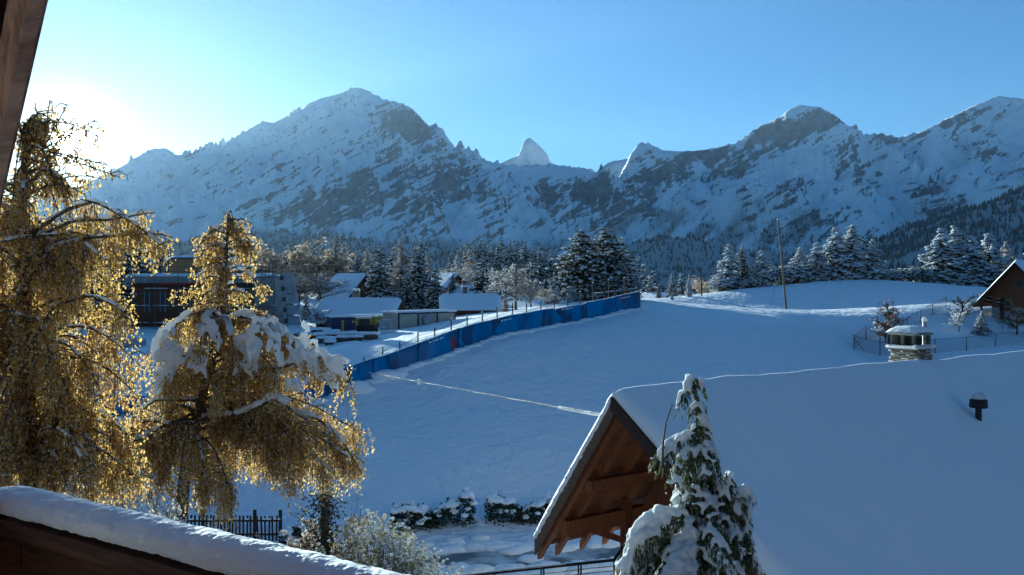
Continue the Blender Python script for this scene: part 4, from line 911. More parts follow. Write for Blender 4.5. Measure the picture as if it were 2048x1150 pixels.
# ------------------------------------------------------------------ blue banner barrier with its stakes
def build_barrier():
    fp = np.array([P(px, b, Y) for px, t, b, Y in FENCE]); ht = np.array([(b - t) / F * Y for px, t, b, Y in FENCE])
    d = np.concatenate([[0], np.cumsum(np.linalg.norm(np.diff(fp[:, :2], axis=0), axis=1))]); Lt = d[-1]
    at = lambda s: np.array((np.interp(s, d, fp[:, 0]), np.interp(s, d, fp[:, 1])))
    root = empty('banner_barrier', tuple(fp[7]), 'long barrier of blue printed banners curving up the edge of the snowy meadow', 'barrier'); fin = finer(root)
    n = int(round(Lt / 3.0)); s0 = 0; w = Lt / n; z = np.array((0, 0, 1.0))
    for k in range(n):
        sa, sb = max(k * w - .07, 0), min((k + 1) * w + .07, Lt); m = 11; ss = np.linspace(sa, sb, m); xy = np.array([at(s) for s in ss]); gnd = ground_h(xy[:, 0], xy[:, 1])
        dirv = unit(xy[-1] - xy[0]); nrm2 = np.array((dirv[1], -dirv[0])); hh = np.interp(ss, d, ht); g0 = np.interp(ss, d, fp[:, 2]); wob = rng.normal(0, .03)
        rows = np.linspace(0, 1, 6); V = []; uv = []
        for r in rows:
            bul = .025 * (k % 2) + (.05 * math.sin(r * math.pi) * np.sin(np.linspace(0, math.pi * 2, m) + k) + .03 * rng.normal(0, .5, m))
            V.append(np.stack([xy[:, 0] + nrm2[0] * bul, xy[:, 1] + nrm2[1] * bul, np.minimum(gnd - .15, g0 - .1) * (1 - r) + (g0 + hh + wob * (1 - 0 * r) + .015 * np.sin(ss * 2.2)) * r], -1)); uv.append(np.stack([ss, np.full(m, r * 1.25)], -1))
        V = np.concatenate(V); uv = np.concatenate(uv)
        i, j = np.meshgrid(np.arange(5), np.arange(m - 1), indexing='ij'); Q = np.stack([i * m + j, i * m + j + 1, (i + 1) * m + j + 1, (i + 1) * m + j], -1).reshape(-1, 4)
        o = fin(Geo().add(V, Q).obj('banner_panel', 'banner_print', root, smooth=True))
        ul = o.data.uv_layers.new(name='UVMap'); li = np.empty(len(o.data.loops), np.int32); o.data.loops.foreach_get('vertex_index', li); ul.data.foreach_set('uv', uv[li].astype(np.float32).ravel())
        sol = o.modifiers.new('t', 'SOLIDIFY'); sol.thickness = .012
        # small white print near the top of every other panel
        if k % 2 == 0:
            pg = Geo(); x = .8
            for q_ in range(11):
                wq = (.06, .09, .05, .1, .04)[q_ % 5]
                if q_ not in (2, 7):
                    s = sa + x; c = at(s); top = np.interp(s, d, fp[:, 2]) + np.interp(s, d, ht)
                    pg.box((c[0] + nrm2[0] * .09, c[1] + nrm2[1] * .09, top - .2), (wq, .008, .1 if q_ % 3 else .075), np.array([[dirv[0], -dirv[1], 0], [dirv[1], dirv[0], 0], [0, 0, 1]]))
                x += wq + .03
            fin(pg.obj('lettering', 'white_print', o))['kind'] = 'stuff'
        # thin line of snow on the top edge
        sn = Geo(); xs = np.linspace(sa, sb, 26); C = [np.array((*at(s), np.interp(s, d, fp[:, 2]) + np.interp(s, d, ht) + wob + .02)) for s in xs]; sn.blobs(C, [(.08, .05, .028)] * len(C), 1, .1)
        fin(sn.obj('top_snow', 'snow_clump', o, smooth=True))
    # snow drifted up against the foot of the barrier
    C = []; Rr = []
    for s in np.arange(0, Lt, .35):
        c = at(s); dv = unit(at(min(s + .3, Lt)) - at(max(s - .3, 0))); c = c + np.array((dv[1], -dv[0])) * rng.uniform(.2, .45); C.append((c[0], c[1], gz(c[0], c[1]) - .05)); r = rng.uniform(.15, .34); Rr.append((r * 1.8, r * 1.2, r * .6))
    dr = np.array(C); g = Geo().blobs(C, Rr, 2, .06); g.blobs([P(735, 775, 50) + np.array((-.4, -.5, 0)), P(722, 782, 49.5), P(775, 752, 51.3)], [(.9, .6, .5), (.8, .6, .35), (1.3, .7, .45)], 2, .08)
    tag(g.obj('drift_snow', 'snow', smooth=True), 'ridge of loose snow along the foot of the blue barrier', 'snow', kind='stuff')
    # row of wooden stakes just behind the barrier
    fr = empty('stake_fence', tuple(fp[8] + np.array((0, 1.2, 0))), 'row of snow capped wooden stakes standing behind the blue barrier', 'fence'); fin2 = finer(fr); wires = Geo(); last = None
    for px, py in [(0, 765), (60, 772), (130, 778), (200, 781), (262, 783), (728, 715), (765, 694), (800, 682), (836, 663), (869, 654), (903, 638), (934, 631), (964, 625), (995, 613), (1025, 606), (1053, 606), (1082, 598), (1109, 592), (1135, 590), (1160, 584), (1186, 566), (1217, 560), (1249, 556), (1276, 555)]:
        Yb = np.interp(px, [f[0] for f in FENCE], [f[3] for f in FENCE]) + 1.3; t_ = P(px, py, Yb); gzz = gz(t_[0], t_[1]); r = .05
        o = fin2(Geo().tube([(t_[0], t_[1], gzz - .2), (t_[0] + rng.normal(0, .02), t_[1], t_[2])], [r, r * .9], 7).obj('stake', 'wood_weathered', fr))
        fin2(Geo().blobs([(t_[0], t_[1], t_[2] + .03)], [(.07, .07, .05)], 1, .08).obj('stake_snow', 'snow_clump', o, smooth=True))
        if last is not None and px - last[0] < 60:
            for fz in (.3, .62): wires.tube([last[1] - np.array((0, 0, fz)), t_ - np.array((0, 0, fz))], .012, 4)
        last = (px, t_)
    fin2(wires.obj('fence_wires', 'cable', fr))['kind'] = 'stuff'
    # plain rail fence at the upper end
    rf = empty('rail_fence', tuple(P(1230, 596, 69.5)), 'short snowy pole fence behind the upper end of the barrier', 'fence'); fin3 = finer(rf)
    prev = None
    for px, py in ((1186, 585), (1208, 583), (1231, 580), (1254, 577), (1278, 574)):
        t_ = P(px, py, 69.5); o = fin3(Geo().tube([(t_[0], t_[1], gz(t_[0], t_[1]) - .2), tuple(t_)], .06, 7).obj('post', 'wood_weathered', rf))
        if prev is not None:
            o = fin3(Geo().tube([prev - z * .12, t_ - z * .12], .05, 6).obj('rail', 'wood_weathered', rf)); fin3(Geo().tube([prev - z * .06, t_ - z * .06], .045, 6).obj('rail_snow', 'snow_clump', o))
        prev = t_
build_barrier()

# ------------------------------------------------------------------ snow laden overhead cable from the chalet gable
def build_cable():
    a = chalet_q(-.05, 0, -.28); b = P(738, 770, 50.5); b[2] = gz(b[0], b[1]) + .6
    t = np.linspace(0, 1, 60)[:, None]; p = a + (b - a) * t; m = P(923, 802, 1); p[:, 2] -= .0 * np.sin(t[:, 0] * math.pi)
    root = empty('overhead_cable', tuple(a), 'thin cable with clinging snow stretched from the chalet gable over the meadow', 'cable'); fin = finer(root)
    fin(Geo().tube(p, .012, 6).obj('wire', 'cable', root))
    C = []; Rr = []
    for s in np.linspace(0, 1, 420):
        if math.sin(s * 60) + rng.normal(0, .5) > -.3:
            q_ = a + (b - a) * s; C.append(q_ + np.array((0, 0, .012))); k = .020 + .012 * s; Rr.append((k, k, k))
    fin(Geo().blobs(C, Rr, 1, .15).obj('wire_snow', 'snow_clump', root, smooth=True))['kind'] = 'stuff'
    # thick sleeve of snow near the gable
    C = [a + (b - a) * s + np.array((0, 0, .012)) for s in np.linspace(.012, .085, 60)]; fin(Geo().blobs(C, [(.045, .045, .04)] * 60, 1, .1).obj('snow_sleeve', 'snow_clump', root, smooth=True))
    fin(Geo().blobs([a + (b - a) * .56], [(.09, .09, .16)], 1, .1).obj('snow_lump', 'snow_clump', root, smooth=True))
build_cable()

# ------------------------------------------------------------------ tree kinds (prototypes are reused)
def conifer_mesh(seed, tiers=20, per=9, wid=.3, snow=.6, ragged=.15, kind='spruce'):
    """unit-height conifer; returns trunk, needle and snow meshes"""
    global rng
    keep = rng; rng = np.random.default_rng(seed)
    tk = Geo().tube([(0, 0, 0), (0, 0, .5), (0, 0, .99)], [.022, .013, .003], 6)
    ne = Geo(); C = []; U = []; W = []; SC = []; SU = []; SW = []; br = []
    for i in range(tiers):
        f = (i + .3) / tiers; zc = .05 + .92 * f
        prof = (1 - f) ** .82 * (1 - .0 * f) if kind == 'spruce' else (math.sin(min(1, (1 - f) * 1.25 + .04) * math.pi * .5)) ** .8 * (1 - .25 * (f < .2))
        for k in range(max(4, int(per * (.45 + .6 * prof)))):
            az = rng.uniform(0, 2 * math.pi); L = wid * prof * rng.uniform(1 - 2 * ragged, 1 + ragged) + .012; z0 = zc + rng.normal(0, .026)
            n = 6; t = np.linspace(.05, 1, n); dr = (.32 if kind == 'spruce' else .05) * L
            c = np.stack([np.cos(az) * L * t, np.sin(az) * L * t, z0 + (.12 * t - (.12 + .55) * t ** 1.8 + .25 * t ** 4) * L * (1 if kind == 'spruce' else .35)], -1)
            d = unit(np.gradient(c, axis=0)); side = np.stack([-np.sin(az) * np.ones(n), np.cos(az) * np.ones(n), np.zeros(n)], -1)
            m = 30; ti = rng.uniform(.1, 1, m); ii = np.clip((ti * n).astype(int), 0, n - 1); sg = rng.choice([-1, 1], m)[:, None]
            wl_ = (.3 * L * (1.05 - ti) + .016)[:, None]; u = unit(d[ii] * .8 + side[ii] * sg + np.array((0, 0, -.45)) + rng.normal(0, .2, (m, 3)))
            C.append(c[ii] + u * wl_ * .5); U.append(u * wl_ * .62); W.append(unit(np.cross(u, np.array((0, 0, 1.0)) + rng.normal(0, .3, (m, 3)))) * (.010 + .02 * L) * rng.uniform(.6, 1.3, (m, 1)))
            if snow > 0:
                m = int(11 * snow) + 2; ti = rng.uniform(.2, 1.02, m); ii = np.clip((ti * n).astype(int), 0, n - 1); sg = rng.normal(0, .6, m)[:, None]
                p = c[ii] + side[ii] * sg * (.22 * L * (1.1 - ti) + .006)[:, None] + np.array((0, 0, .010)); r = rng.uniform(.5, 1.3, m)[:, None] * (.014 + .03 * L) * (.55 + .55 * snow)
                SC.append(p - np.abs(sg) * np.array((0, 0, .012))); SU.append(np.concatenate([r * 1.1, r * 1.1, r * .72], 1))
    ne.quads(np.concatenate(C), np.concatenate(U), np.concatenate(W)); sn = None
    if snow > 0: sn = Geo().blobs(np.concatenate(SC), np.concatenate(SU), 1, .15)
    rng = keep; return tk, ne, sn
def bare_mesh(seed, spread=.42, twigs=1500, frost=2600, fs=.010, up=.5):
    global rng
    keep = rng; rng = np.random.default_rng(seed)
    g = Geo(); ends = []
    g.tube([(0, 0, 0), (.01, 0, .2), (0, .01, .45), (.01, 0, .7)], [.028, .022, .016, .008], 7)
    for i in range(26):
        z0 = rng.uniform(.16, .62); az = rng.uniform(0, 2 * math.pi); el = rng.uniform(.25, 1.15); L = rng.uniform(.25, .5) * (1.1 - .35 * z0); a = np.array((0, 0, z0)); dd = np.array((math.cos(az) * math.cos(el) * spread / .42, math.sin(az) * math.cos(el) * spread / .42, math.sin(el))); 
        p = np.array([a + dd * L * t + np.array((0, 0, -.05 * t * t)) + rng.normal(0, .012, 3) * t for t in np.linspace(0, 1, 6)]); g.tube(p, np.linspace(.011, .003, 6), 5, cap=False)
        for k in range(9):
            q_ = p[rng.integers(1, 6)]; d2 = unit(dd + rng.normal(0, .6, 3)); l2 = rng.uniform(.08, .2); p2 = np.array([q_, q_ + d2 * l2 * .5 + rng.normal(0, .008, 3), q_ + d2 * l2]); g.tube(p2, [.004, .003, .0015], 4, cap=False); ends += [p2[1], p2[2], (p2[0] + p2[1]) / 2]
    ends = np.array(ends); b = ends[rng.integers(0, len(ends), twigs)]; d = unit(rng.normal(0, 1, (twigs, 3)) + np.array((0, 0, up))); l = rng.uniform(.03, .08, (twigs, 1)); tw = Geo()
    tw.quads(b + d * l * .5, d * l * .5, unit(np.cross(d, rvec(twigs))) * .0022)
    idx = rng.integers(0, twigs, frost); C = b[idx] + d[idx] * l[idx] * rng.random((frost, 1)) ; fz = fs * rng.uniform(.5, 1.4, (frost, 1)); u = rvec(frost); fr = Geo().quads(C, u * fz, unit(np.cross(u, rvec(frost))) * fz * .8)
    rng = keep; return g, tw, fr
def bush_mesh(seed, n=1600, ls=.05, snow=.5, flat=.8):
    """unit-size leafy bush with snow on it"""
    global rng
    keep = rng; rng = np.random.default_rng(seed)
    g = Geo()
    for k in range(12): d = unit(rng.normal(0, .6, 3) + np.array((0, 0, 1.1))); g.tube([(0, 0, 0), d * .4, d * .8 * flat], [.014, .01, .004], 5, cap=False)
    lump = unit(rng.normal(0, 1, (26, 3))) * rng.uniform(.25, .42, (26, 1)); lump[:, 2] = np.abs(lump[:, 2]) * flat + .22
    c = lump[rng.integers(0, 26, n)] + rng.normal(0, .085, (n, 3)); c[:, 2] = np.maximum(c[:, 2], .02); u = rvec(n); s_ = rng.uniform(.5, 1.2, (n, 1)) * ls
    lf = Geo().quads(c, u * s_, unit(np.cross(u, rvec(n))) * s_ * .5)
    k = rng.random(n) < snow * .6; top = c[k] + np.array((0, 0, ls * .5)); r = rng.uniform(.4, 1.2, (len(top), 1)) * ls * .8; sn = Geo().blobs(top, np.concatenate([r, r, r * .6], 1), 1, .15)
    rng = keep; return g, lf, sn
PROTO = {}
def proto(kind, variant):
    key = (kind, variant)
    if key in PROTO: return PROTO[key]
    sd_ = 100 + 17 * variant + sum(map(ord, kind))
    if kind == 'snowy_spruce': tk, ne, sn = conifer_mesh(sd_, 21, 13, .29 + .035 * (variant % 3 - 1), .85, .26); r = [('trunk', tk.mesh('trunk', 'bark'), 0), ('crown', ne.mesh('crown', 'needle'), 1), ('snow', sn.mesh('snow', 'snow_clump', True), 1)]
    elif kind == 'spruce': tk, ne, sn = conifer_mesh(sd_, 24, 10, .23 + .03 * (variant % 3 - 1), .32, .18); r = [('trunk', tk.mesh('trunk', 'bark'), 0), ('crown', ne.mesh('crown', 'needle'), 1), ('snow', sn.mesh('snow', 'snow_clump', True), 1)]
    elif kind == 'pine': tk, ne, sn = conifer_mesh(sd_, 22, 15, .42, .42, .3, 'pine'); r = [('trunk', tk.mesh('trunk', 'bark'), 0), ('crown', ne.mesh('crown', 'needle_warm'), 1), ('snow', sn.mesh('snow', 'snow_clump', True), 1)]
    elif kind == 'frosty_larch': tk, ne, sn = conifer_mesh(sd_, 22, 9, .25, .3, .25); r = [('trunk', tk.mesh('trunk', 'bark'), 0), ('crown', ne.mesh('crown', 'frost_gold'), 1), ('snow', sn.mesh('snow', 'snow_clump', True), 1)]
    elif kind == 'frosty_tree': g, tw, fr = bare_mesh(sd_, .46, 1700, 3200, .012); r = [('trunk', g.mesh('trunk', 'bark_pale', True), 0), ('twigs', tw.mesh('twigs', 'bark_pale'), 1), ('crown', fr.mesh('crown', 'frost'), 1)]
    elif kind == 'golden_tree': g, tw, fr = bare_mesh(sd_, .5, 1500, 4200, .017); r = [('trunk', g.mesh('trunk', 'bark', True), 0), ('twigs', tw.mesh('twigs', 'bark'), 1), ('crown', fr.mesh('crown', 'frost_gold'), 1)]
    elif kind == 'red_shrub': g, tw, fr = bare_mesh(sd_, .34, 500, 170, .026, 1.0); r = [('stems', g.mesh('stems', 'bark', True), 0), ('twigs', tw.mesh('twigs', 'bark'), 1), ('crown', fr.mesh('crown', 'red_leaf'), 1)]
    elif kind == 'grey_shrub': g, tw, fr = bare_mesh(sd_, .6, 1200, 1300, .012, .6); r = [('stems', g.mesh('stems', 'bark', True), 0), ('twigs', tw.mesh('twigs', 'bark'), 1), ('crown', fr.mesh('crown', 'hedge_leaf'), 1)]
    elif kind == 'white_shrub': g, tw, fr = bare_mesh(sd_, .5, 900, 1800, .022, .6); r = [('stems', g.mesh('stems', 'bark', True), 0), ('twigs', tw.mesh('twigs', 'bark_pale'), 1), ('crown', fr.mesh('crown', 'snow_fleck'), 1)]
    elif kind == 'snowy_bush': g, lf, sn = bush_mesh(sd_, 1500, .05, .9); r = [('stems', g.mesh('stems', 'bark'), 0), ('crown', lf.mesh('crown', 'needle'), 1), ('snow', sn.mesh('snow', 'snow_clump', True), 1)]
    PROTO[key] = r; return r
NAMES = dict(snowy_spruce='spruce_tree', spruce='spruce_tree', pine='pine_tree', frosty_larch='larch_tree', frosty_tree='bare_tree', golden_tree='deciduous_tree', red_shrub='shrub', grey_shrub='shrub', white_shrub='shrub', snowy_bush='bush')
def plant(kind, px, top, Y, wide=1.0, variant=0, label=None, group=None, base=None, x=None, hgt=None, cat=None):
    X = (px - 1024) / F * Y if x is None else x; zb = gz(X, Y) if base is None else (575 - base) / F * Y
    h = (575 - top) / F * Y - zb if hgt is None else hgt
    root = empty(NAMES[kind], (X, Y, zb - .05), label, cat or ('tree' if 'tree' in NAMES[kind] else 'shrub'), group, rz=rng.uniform(0, 6.28))
    for nm, me, k in proto(kind, variant):
        o = link(bpy.data.objects.new(nm, me), root); o.scale = (h * wide, h * wide, h + .05)
        if k: o['kind'] = 'stuff'
    return root

# trees on the hill crest
CREST = [('snowy_spruce', 1458, 487, 97, 1.1, 0, 'snowy spruce at the left end of the hill crest row, fuller of the two there'), ('spruce', 1484, 489, 98.5, 1.0, 1, 'thin dark spruce close behind the leftmost crest spruce'), ('snowy_spruce', 1524, 498, 96.5, 1.05, 1, 'small pointed snowy spruce standing alone left of the leaning pole'),
         ('snowy_bush', 1566, 512, 97, 1.15, 0, 'rounded snow covered bush right behind the leaning pole'), ('snowy_spruce', 1600, 493, 97.5, 1.1, 2, 'short snowy spruce just right of the leaning pole'), ('snowy_spruce', 1634, 484, 97, 1.3, 0, 'broad snowy spruce left of the tall crest pair'),
         ('snowy_spruce', 1673, 451, 97.5, 1.05, 1, 'tall snowy spruce, left of the tallest pair on the crest'), ('snowy_spruce', 1704, 447, 98.5, 1.1, 2, 'tallest snowy spruce on the crest, right of the pair'), ('snowy_spruce', 1745, 477, 97.5, 1.15, 0, 'snowy spruce at the right flank of the tall crest pair'),
         ('snowy_bush', 1788, 528, 97, 1.5, 1, 'low snowy bush filling the crest gap, left one'), ('snowy_bush', 1822, 518, 97, 1.2, 0, 'low snowy bush in the crest gap, middle and highest one'), ('snowy_bush', 1852, 530, 97, 1.3, 1, 'low snowy bush in the crest gap beside the right spruces'),
         ('snowy_spruce', 1884, 453, 97, 1.2, 1, 'tall snowy spruce first of the right crest group'), ('snowy_spruce', 1910, 450, 99, 1.1, 0, 'tallest snowy spruce of the right crest group'), ('snowy_spruce', 1944, 468, 97, 1.1, 2, 'snowy spruce in the middle of the right crest group'),
         ('snowy_spruce', 1977, 463, 98, 1.1, 1, 'snowy spruce standing behind the wooden chalet gable'), ('frosty_larch', 2012, 480, 99, .9, 0, 'frosted brown larch rising behind the chalet roof at right'), ('snowy_spruce', 2080, 470, 99, 1.1, 2, 'snowy spruce cut by the right picture edge behind the chalet')]
for k, px, tp, Y, wd, v, lab in CREST: plant(k, px, tp, Y + 19.5, wd * 1.4, v, lab, 'trees on the hill crest')
for px, tp, v, lab in ((1443, 540, 1, 'knee-high snowy bush at the far left foot of the crest spruces'), (1500, 545, 0, 'low snowy bush between the first crest spruces')): plant('snowy_bush', px, tp, 114.5, 1.5, v, lab, 'trees on the hill crest')
# two pines above the barrier end
plant('pine', 1166, 457, 78, 1.05, 0, 'broad snow flecked pine, left of the two above the barrier', 'pines above the barrier')
plant('pine', 1214, 454, 80, 1.1, 1, 'broad snow flecked pine, right of the two above the barrier', 'pines above the barrier')
plant('snowy_spruce', 1146, 560, 76.5, 1.2, 0, 'small snowy fir at the foot of the left pine', 'pines above the barrier')
plant('pine', 1246, 520, 77, 1.3, 0, 'low dense pine at the right foot of the two big pines', 'pines above the barrier')
plant('frosty_tree', 1032, 515, 84, 1.15, 0, 'bare round tree white with frost above the barrier bend', 'frosted bare trees')
plant('frosty_tree', 1062, 560, 82, 1.2, 1, 'smaller frosted bare tree right of the round white one', 'frosted bare trees')
plant('snowy_spruce', 1108, 550, 90, 1.0, 1, 'small pale snowy fir between frosted tree and pines', 'village spruces')
plant('frosty_larch', 1010, 590, 79, 1.6, 0, 'low frosty brown shrub tree left below the white tree', 'frosted bare trees')
plant('frosty_tree', 1090, 570, 84, 1.4, 0, 'low frosted thicket tree left of the pine foot', 'frosted bare trees')
# village spruces
VIL = [('spruce', 760, 487, 118, 1.15, 0, 'dark spruce with drooping boughs beside the long workshop roof'), ('spruce', 838, 493, 120, 1.25, 1, 'large dark spruce in the middle of the village, widest there'), ('frosty_larch', 803, 472, 128, 1.1, 0, 'tall pale frosted larch between the two large dark spruces'),
       ('spruce', 815, 540, 113, 1.1, 2, 'smaller dark spruce left below the widest village spruce'), ('spruce', 872, 530, 112, 1.3, 0, 'bluish spruce at the right of the widest village spruce'), ('spruce', 786, 497, 133, 1.0, 2, 'slim spruce half hidden behind the drooping dark spruce'), ('spruce', 966, 505, 128, 1.15, 1, 'solitary layered spruce left of the round white tree'),
       ('snowy_spruce', 710, 570, 121, .9, 2, 'small snowy fir in front of the chalet gable'), ('spruce', 612, 585, 104, 1.0, 1, 'narrow dark fir beside the leaning stair tower'), ('frosty_larch', 672, 464, 168, 1.1, 1, 'tall golden backlit larch behind the snow roofed chalet'),
       ('golden_tree', 572, 470, 160, 1.25, 0, 'broad brown frosted tree behind the scaffolded building'), ('golden_tree', 640, 492, 165, 1.15, 1, 'rounded golden frosted tree left of the tall larch'), ('spruce', 655, 510, 172, 1.0, 0, 'dark spruce half hidden by golden larch'), ('golden_tree', 598, 545, 125, 1.3, 1, 'sunlit golden shrub tree right of the stair tower'),
       ('frosty_tree', 640, 540, 128, 1.35, 0, 'white frosted tree left of the snow roofed chalet'), ('golden_tree', 700, 505, 175, 1.2, 0, 'backlit golden tree right of the tall larch'), ('frosty_larch', 735, 490, 180, 1.0, 0, 'pale frosted larch left of the drooping spruce'), ('spruce', 715, 510, 160, 1.0, 1, 'dark spruce behind the chalet gable'),
       ('golden_tree', 895, 535, 165, 1.3, 1, 'frosted shrub tree between village chalets'), ('frosty_tree', 925, 520, 190, 1.2, 1, 'pale frosted tree above the dark chalet gable'), ('golden_tree', 935, 560, 150, 1.4, 0, 'low golden sunlit tree below the upper chalets'), ('frosty_tree', 995, 530, 175, 1.3, 0, 'frosted tree next to the highest village chalet'),
       ('spruce', 535, 505, 175, 1.1, 2, 'dark spruce half hidden behind the birch spire'), ('golden_tree', 520, 498, 150, 1.2, 1, 'frosted tree right beside the birch spire'), ('spruce', 905, 545, 140, 1.1, 2, 'small spruce in front of the dark chalet gable'), ('frosty_tree', 665, 600, 96, 1.0, 1, 'snow laden tree at the workshop gable end')]
VIL += [('golden_tree', 612, 515, 150, 1.2, 0, 'golden frosted tree just right of the stair tower top'), ('frosty_larch', 690, 478, 185, .9, 1, 'slim pale larch right of the tall golden one'), ('golden_tree', 680, 540, 145, 1.3, 1, 'low frosted golden tree behind the chalet roof left end'), ('spruce', 745, 520, 140, 1.1, 1, 'dark young spruce left of the drooping spruce'),
        ('golden_tree', 775, 515, 150, 1.1, 0, 'sunlit frosted tree behind the drooping spruce'), ('frosty_larch', 855, 500, 140, 1.0, 1, 'pale frosted larch behind the widest village spruce'), ('frosty_larch', 915, 508, 210, 1.0, 0, 'golden tipped larch above the village gables'), ('frosty_tree', 1000, 555, 120, 1.3, 1, 'frosted tree left behind the round white one'), ('frosty_larch', 940, 495, 270, 1.1, 1, 'pale larch at the left edge of the dark wood')]
for k, px, tp, Y, wd, v, lab in VIL: plant(k, px, tp, Y, wd * 1.2, v, lab, 'village trees')
plant('white_shrub', 634, 612, 90, 1.6, 0, 'snow heaped shrub beside the blue container', 'village trees', cat='shrub')
# right of the barrier end
for k, px, tp, Y, wd, v, lab in (('spruce', 1300, 548, 125, 1.1, 0, 'dark spruce right behind the barrier end'), ('spruce', 1344, 545, 130, 1.1, 1, 'dark spruce above the sunlit snow rim'), ('snowy_spruce', 1378, 546, 108, .55, 1, 'narrow columnar snowy fir on the snow rim'), ('snowy_spruce', 1344, 583, 104, 1.1, 0, 'very small snowy fir on the snow rim'),
                                 ('golden_tree', 1420, 545, 128, 1.4, 0, 'greyish bare tree left of the crest spruces'), ('spruce', 1318, 565, 110, 1.0, 2, 'small dark fir next to the hidden house roof')): plant(k, px, tp, Y, wd, v, lab, 'trees behind the snow rim')
# wood behind the village
for i in range(30):
    px = 905 + i * 7.6 + rng.normal(0, 4); Y = rng.uniform(300, 350); tp = np.interp(px, [900, 940, 1000, 1060, 1130], [492, 478, 482, 490, 520]) + rng.normal(0, 6)
    plant('spruce', px, tp, Y, rng.uniform(.95, 1.25), i % 3, 'dark frosted spruce in the wood behind the village', 'spruces of the wood behind the village')
for i in range(26):
    px = 300 + i * 22 + rng.normal(0, 7); Y = rng.uniform(240, 300); plant('spruce', px, 492 + rng.normal(0, 8), Y, rng.uniform(1.0, 1.3), i % 3, 'dark spruce in the tree line far behind the building site', 'spruces far behind the building site')
for i in range(16):
    px = 1130 + i * 26 + rng.normal(0, 7); Y = rng.uniform(230, 320); plant('spruce', px, 558 + rng.normal(0, 9), Y, rng.uniform(1.0, 1.3), i % 3, 'dark spruce in the hollow behind the hill', 'spruces in the hollow behind the hill')
# tall spruces added behind the large birch and off frame to cast shadow
for i in range(26):
    px = -420 + i * 28 + rng.normal(0, 8); Y = rng.uniform(98, 112); plant('spruce', px, 428 + rng.normal(0, 8) + max(0, px - 190) * .5, Y, rng.uniform(1.3, 1.7), i % 3, 'tall dark spruce added behind the large golden birch for its shadow', 'shade spruces added behind the large birch')

# ------------------------------------------------------------------ houses
def house(name, label, px, base, Y, w, dp_, hw, rh, rot, wallm='wood_brown', lower=None, over=.7, chim=True, wins=3, snow=.35, cat='house', door=False):
    """gable along local x ends; ridge along local y; rot about z"""
    X = (px - 1024) / F * Y; zb = (575 - base) / F * Y; zb = min(zb, gz(X, Y)) - .3
    root = empty(name, (X, Y, zb), label, cat, rz=rot); hw = hw + .3
    g = Geo(); a, b = w / 2, dp_ / 2
    g.add([(-a, -b, 0), (a, -b, 0), (a, b, 0), (-a, b, 0), (-a, -b, hw), (a, -b, hw), (a, b, hw), (-a, b, hw), (0, -b, hw + rh), (0, b, hw + rh)], [(0, 1, 5, 4), (1, 2, 6, 5), (2, 3, 7, 6), (3, 0, 4, 7)]); g.T.append(np.array([(4, 5, 8), (6, 7, 9)]))
    g.obj('wall', wallm, root)
    if lower: Geo().box((0, 0, hw * .28), (w + .06, dp_ + .06, hw * .56)).obj('lower_wall', lower, root)
    sl = rh / a; t = .14
    for s in (-1, 1):
        e = a + over; r = Geo(); r.add([(0, -b - over, hw + rh + .02), (0, b + over, hw + rh + .02), (s * e, b + over, hw - sl * over + .02), (s * e, -b - over, hw - sl * over + .02), (0, -b - over, hw + rh + t), (0, b + over, hw + rh + t), (s * e, b + over, hw - sl * over + t), (s * e, -b - over, hw - sl * over + t)], [(0, 1, 2, 3), (4, 7, 6, 5), (0, 3, 7, 4), (1, 5, 6, 2), (2, 6, 7, 3)])
        ro = r.obj('roof', 'wood_brown', root)
        n1, n2 = 12, 16; uu, vv = np.meshgrid(np.linspace(0, 1, n1), np.linspace(-1, 1, n2), indexing='ij'); ed = np.sqrt(np.clip(1 - (np.clip((uu - .86) / .14, 0, 1)) ** 2, 0, 1)) * np.sqrt(np.clip(1 - np.clip((np.abs(vv) - .94) / .06, 0, 1) ** 2, 0, 1))
        V = np.stack([s * uu * (e + .03), vv * (b + over + .03), hw + rh - uu * (sl * e) + t + .005 + snow * ed + fbm(uu * 3 + px, vv * 4, 2) * .05 * ed], -1).reshape(-1, 3); i, j = np.meshgrid(np.arange(n1 - 1), np.arange(n2 - 1), indexing='ij')
        Geo().add(V, np.stack([i * n2 + j, i * n2 + j + 1, (i + 1) * n2 + j + 1, (i + 1) * n2 + j], -1).reshape(-1, 4)).obj('roof_snow', 'snow', ro, smooth=True)
    if chim:
        c = Geo().box((a * .35, b * .2, hw + rh * .65 + .9), (.6, .6, 1.8)).obj('chimney', 'mortar', root); Geo().blobs([(a * .35, b * .2, hw + rh * .65 + 1.85)], [(.42, .42, .2)], 2, .05).obj('chimney_snow', 'snow_clump', c, smooth=True)
    for k in range(wins):
        xk = -a + w * (k + .5) / max(1, wins); wo = Geo().box((xk, -b - .03, hw * .62), (.95, .08, 1.1)).obj('window', 'wood_weathered', root); Geo().box((xk, -b - .055, hw * .62), (.75, .08, .9)).obj('pane', 'glass_dark', wo)
        if rh > 1.5 and k == wins // 2: wo = Geo().box((0, -b - .03, hw + rh * .3), (.9, .08, .9)).obj('window', 'wood_weathered', root); Geo().box((0, -b - .055, hw + rh * .3), (.7, .08, .7)).obj('pane', 'glass_dark', wo)
    if door: Geo().box((a * .6, -b - .04, 1.3), (1.0, .08, 2.1)).obj('door', 'wood_weathered', root)
    return root
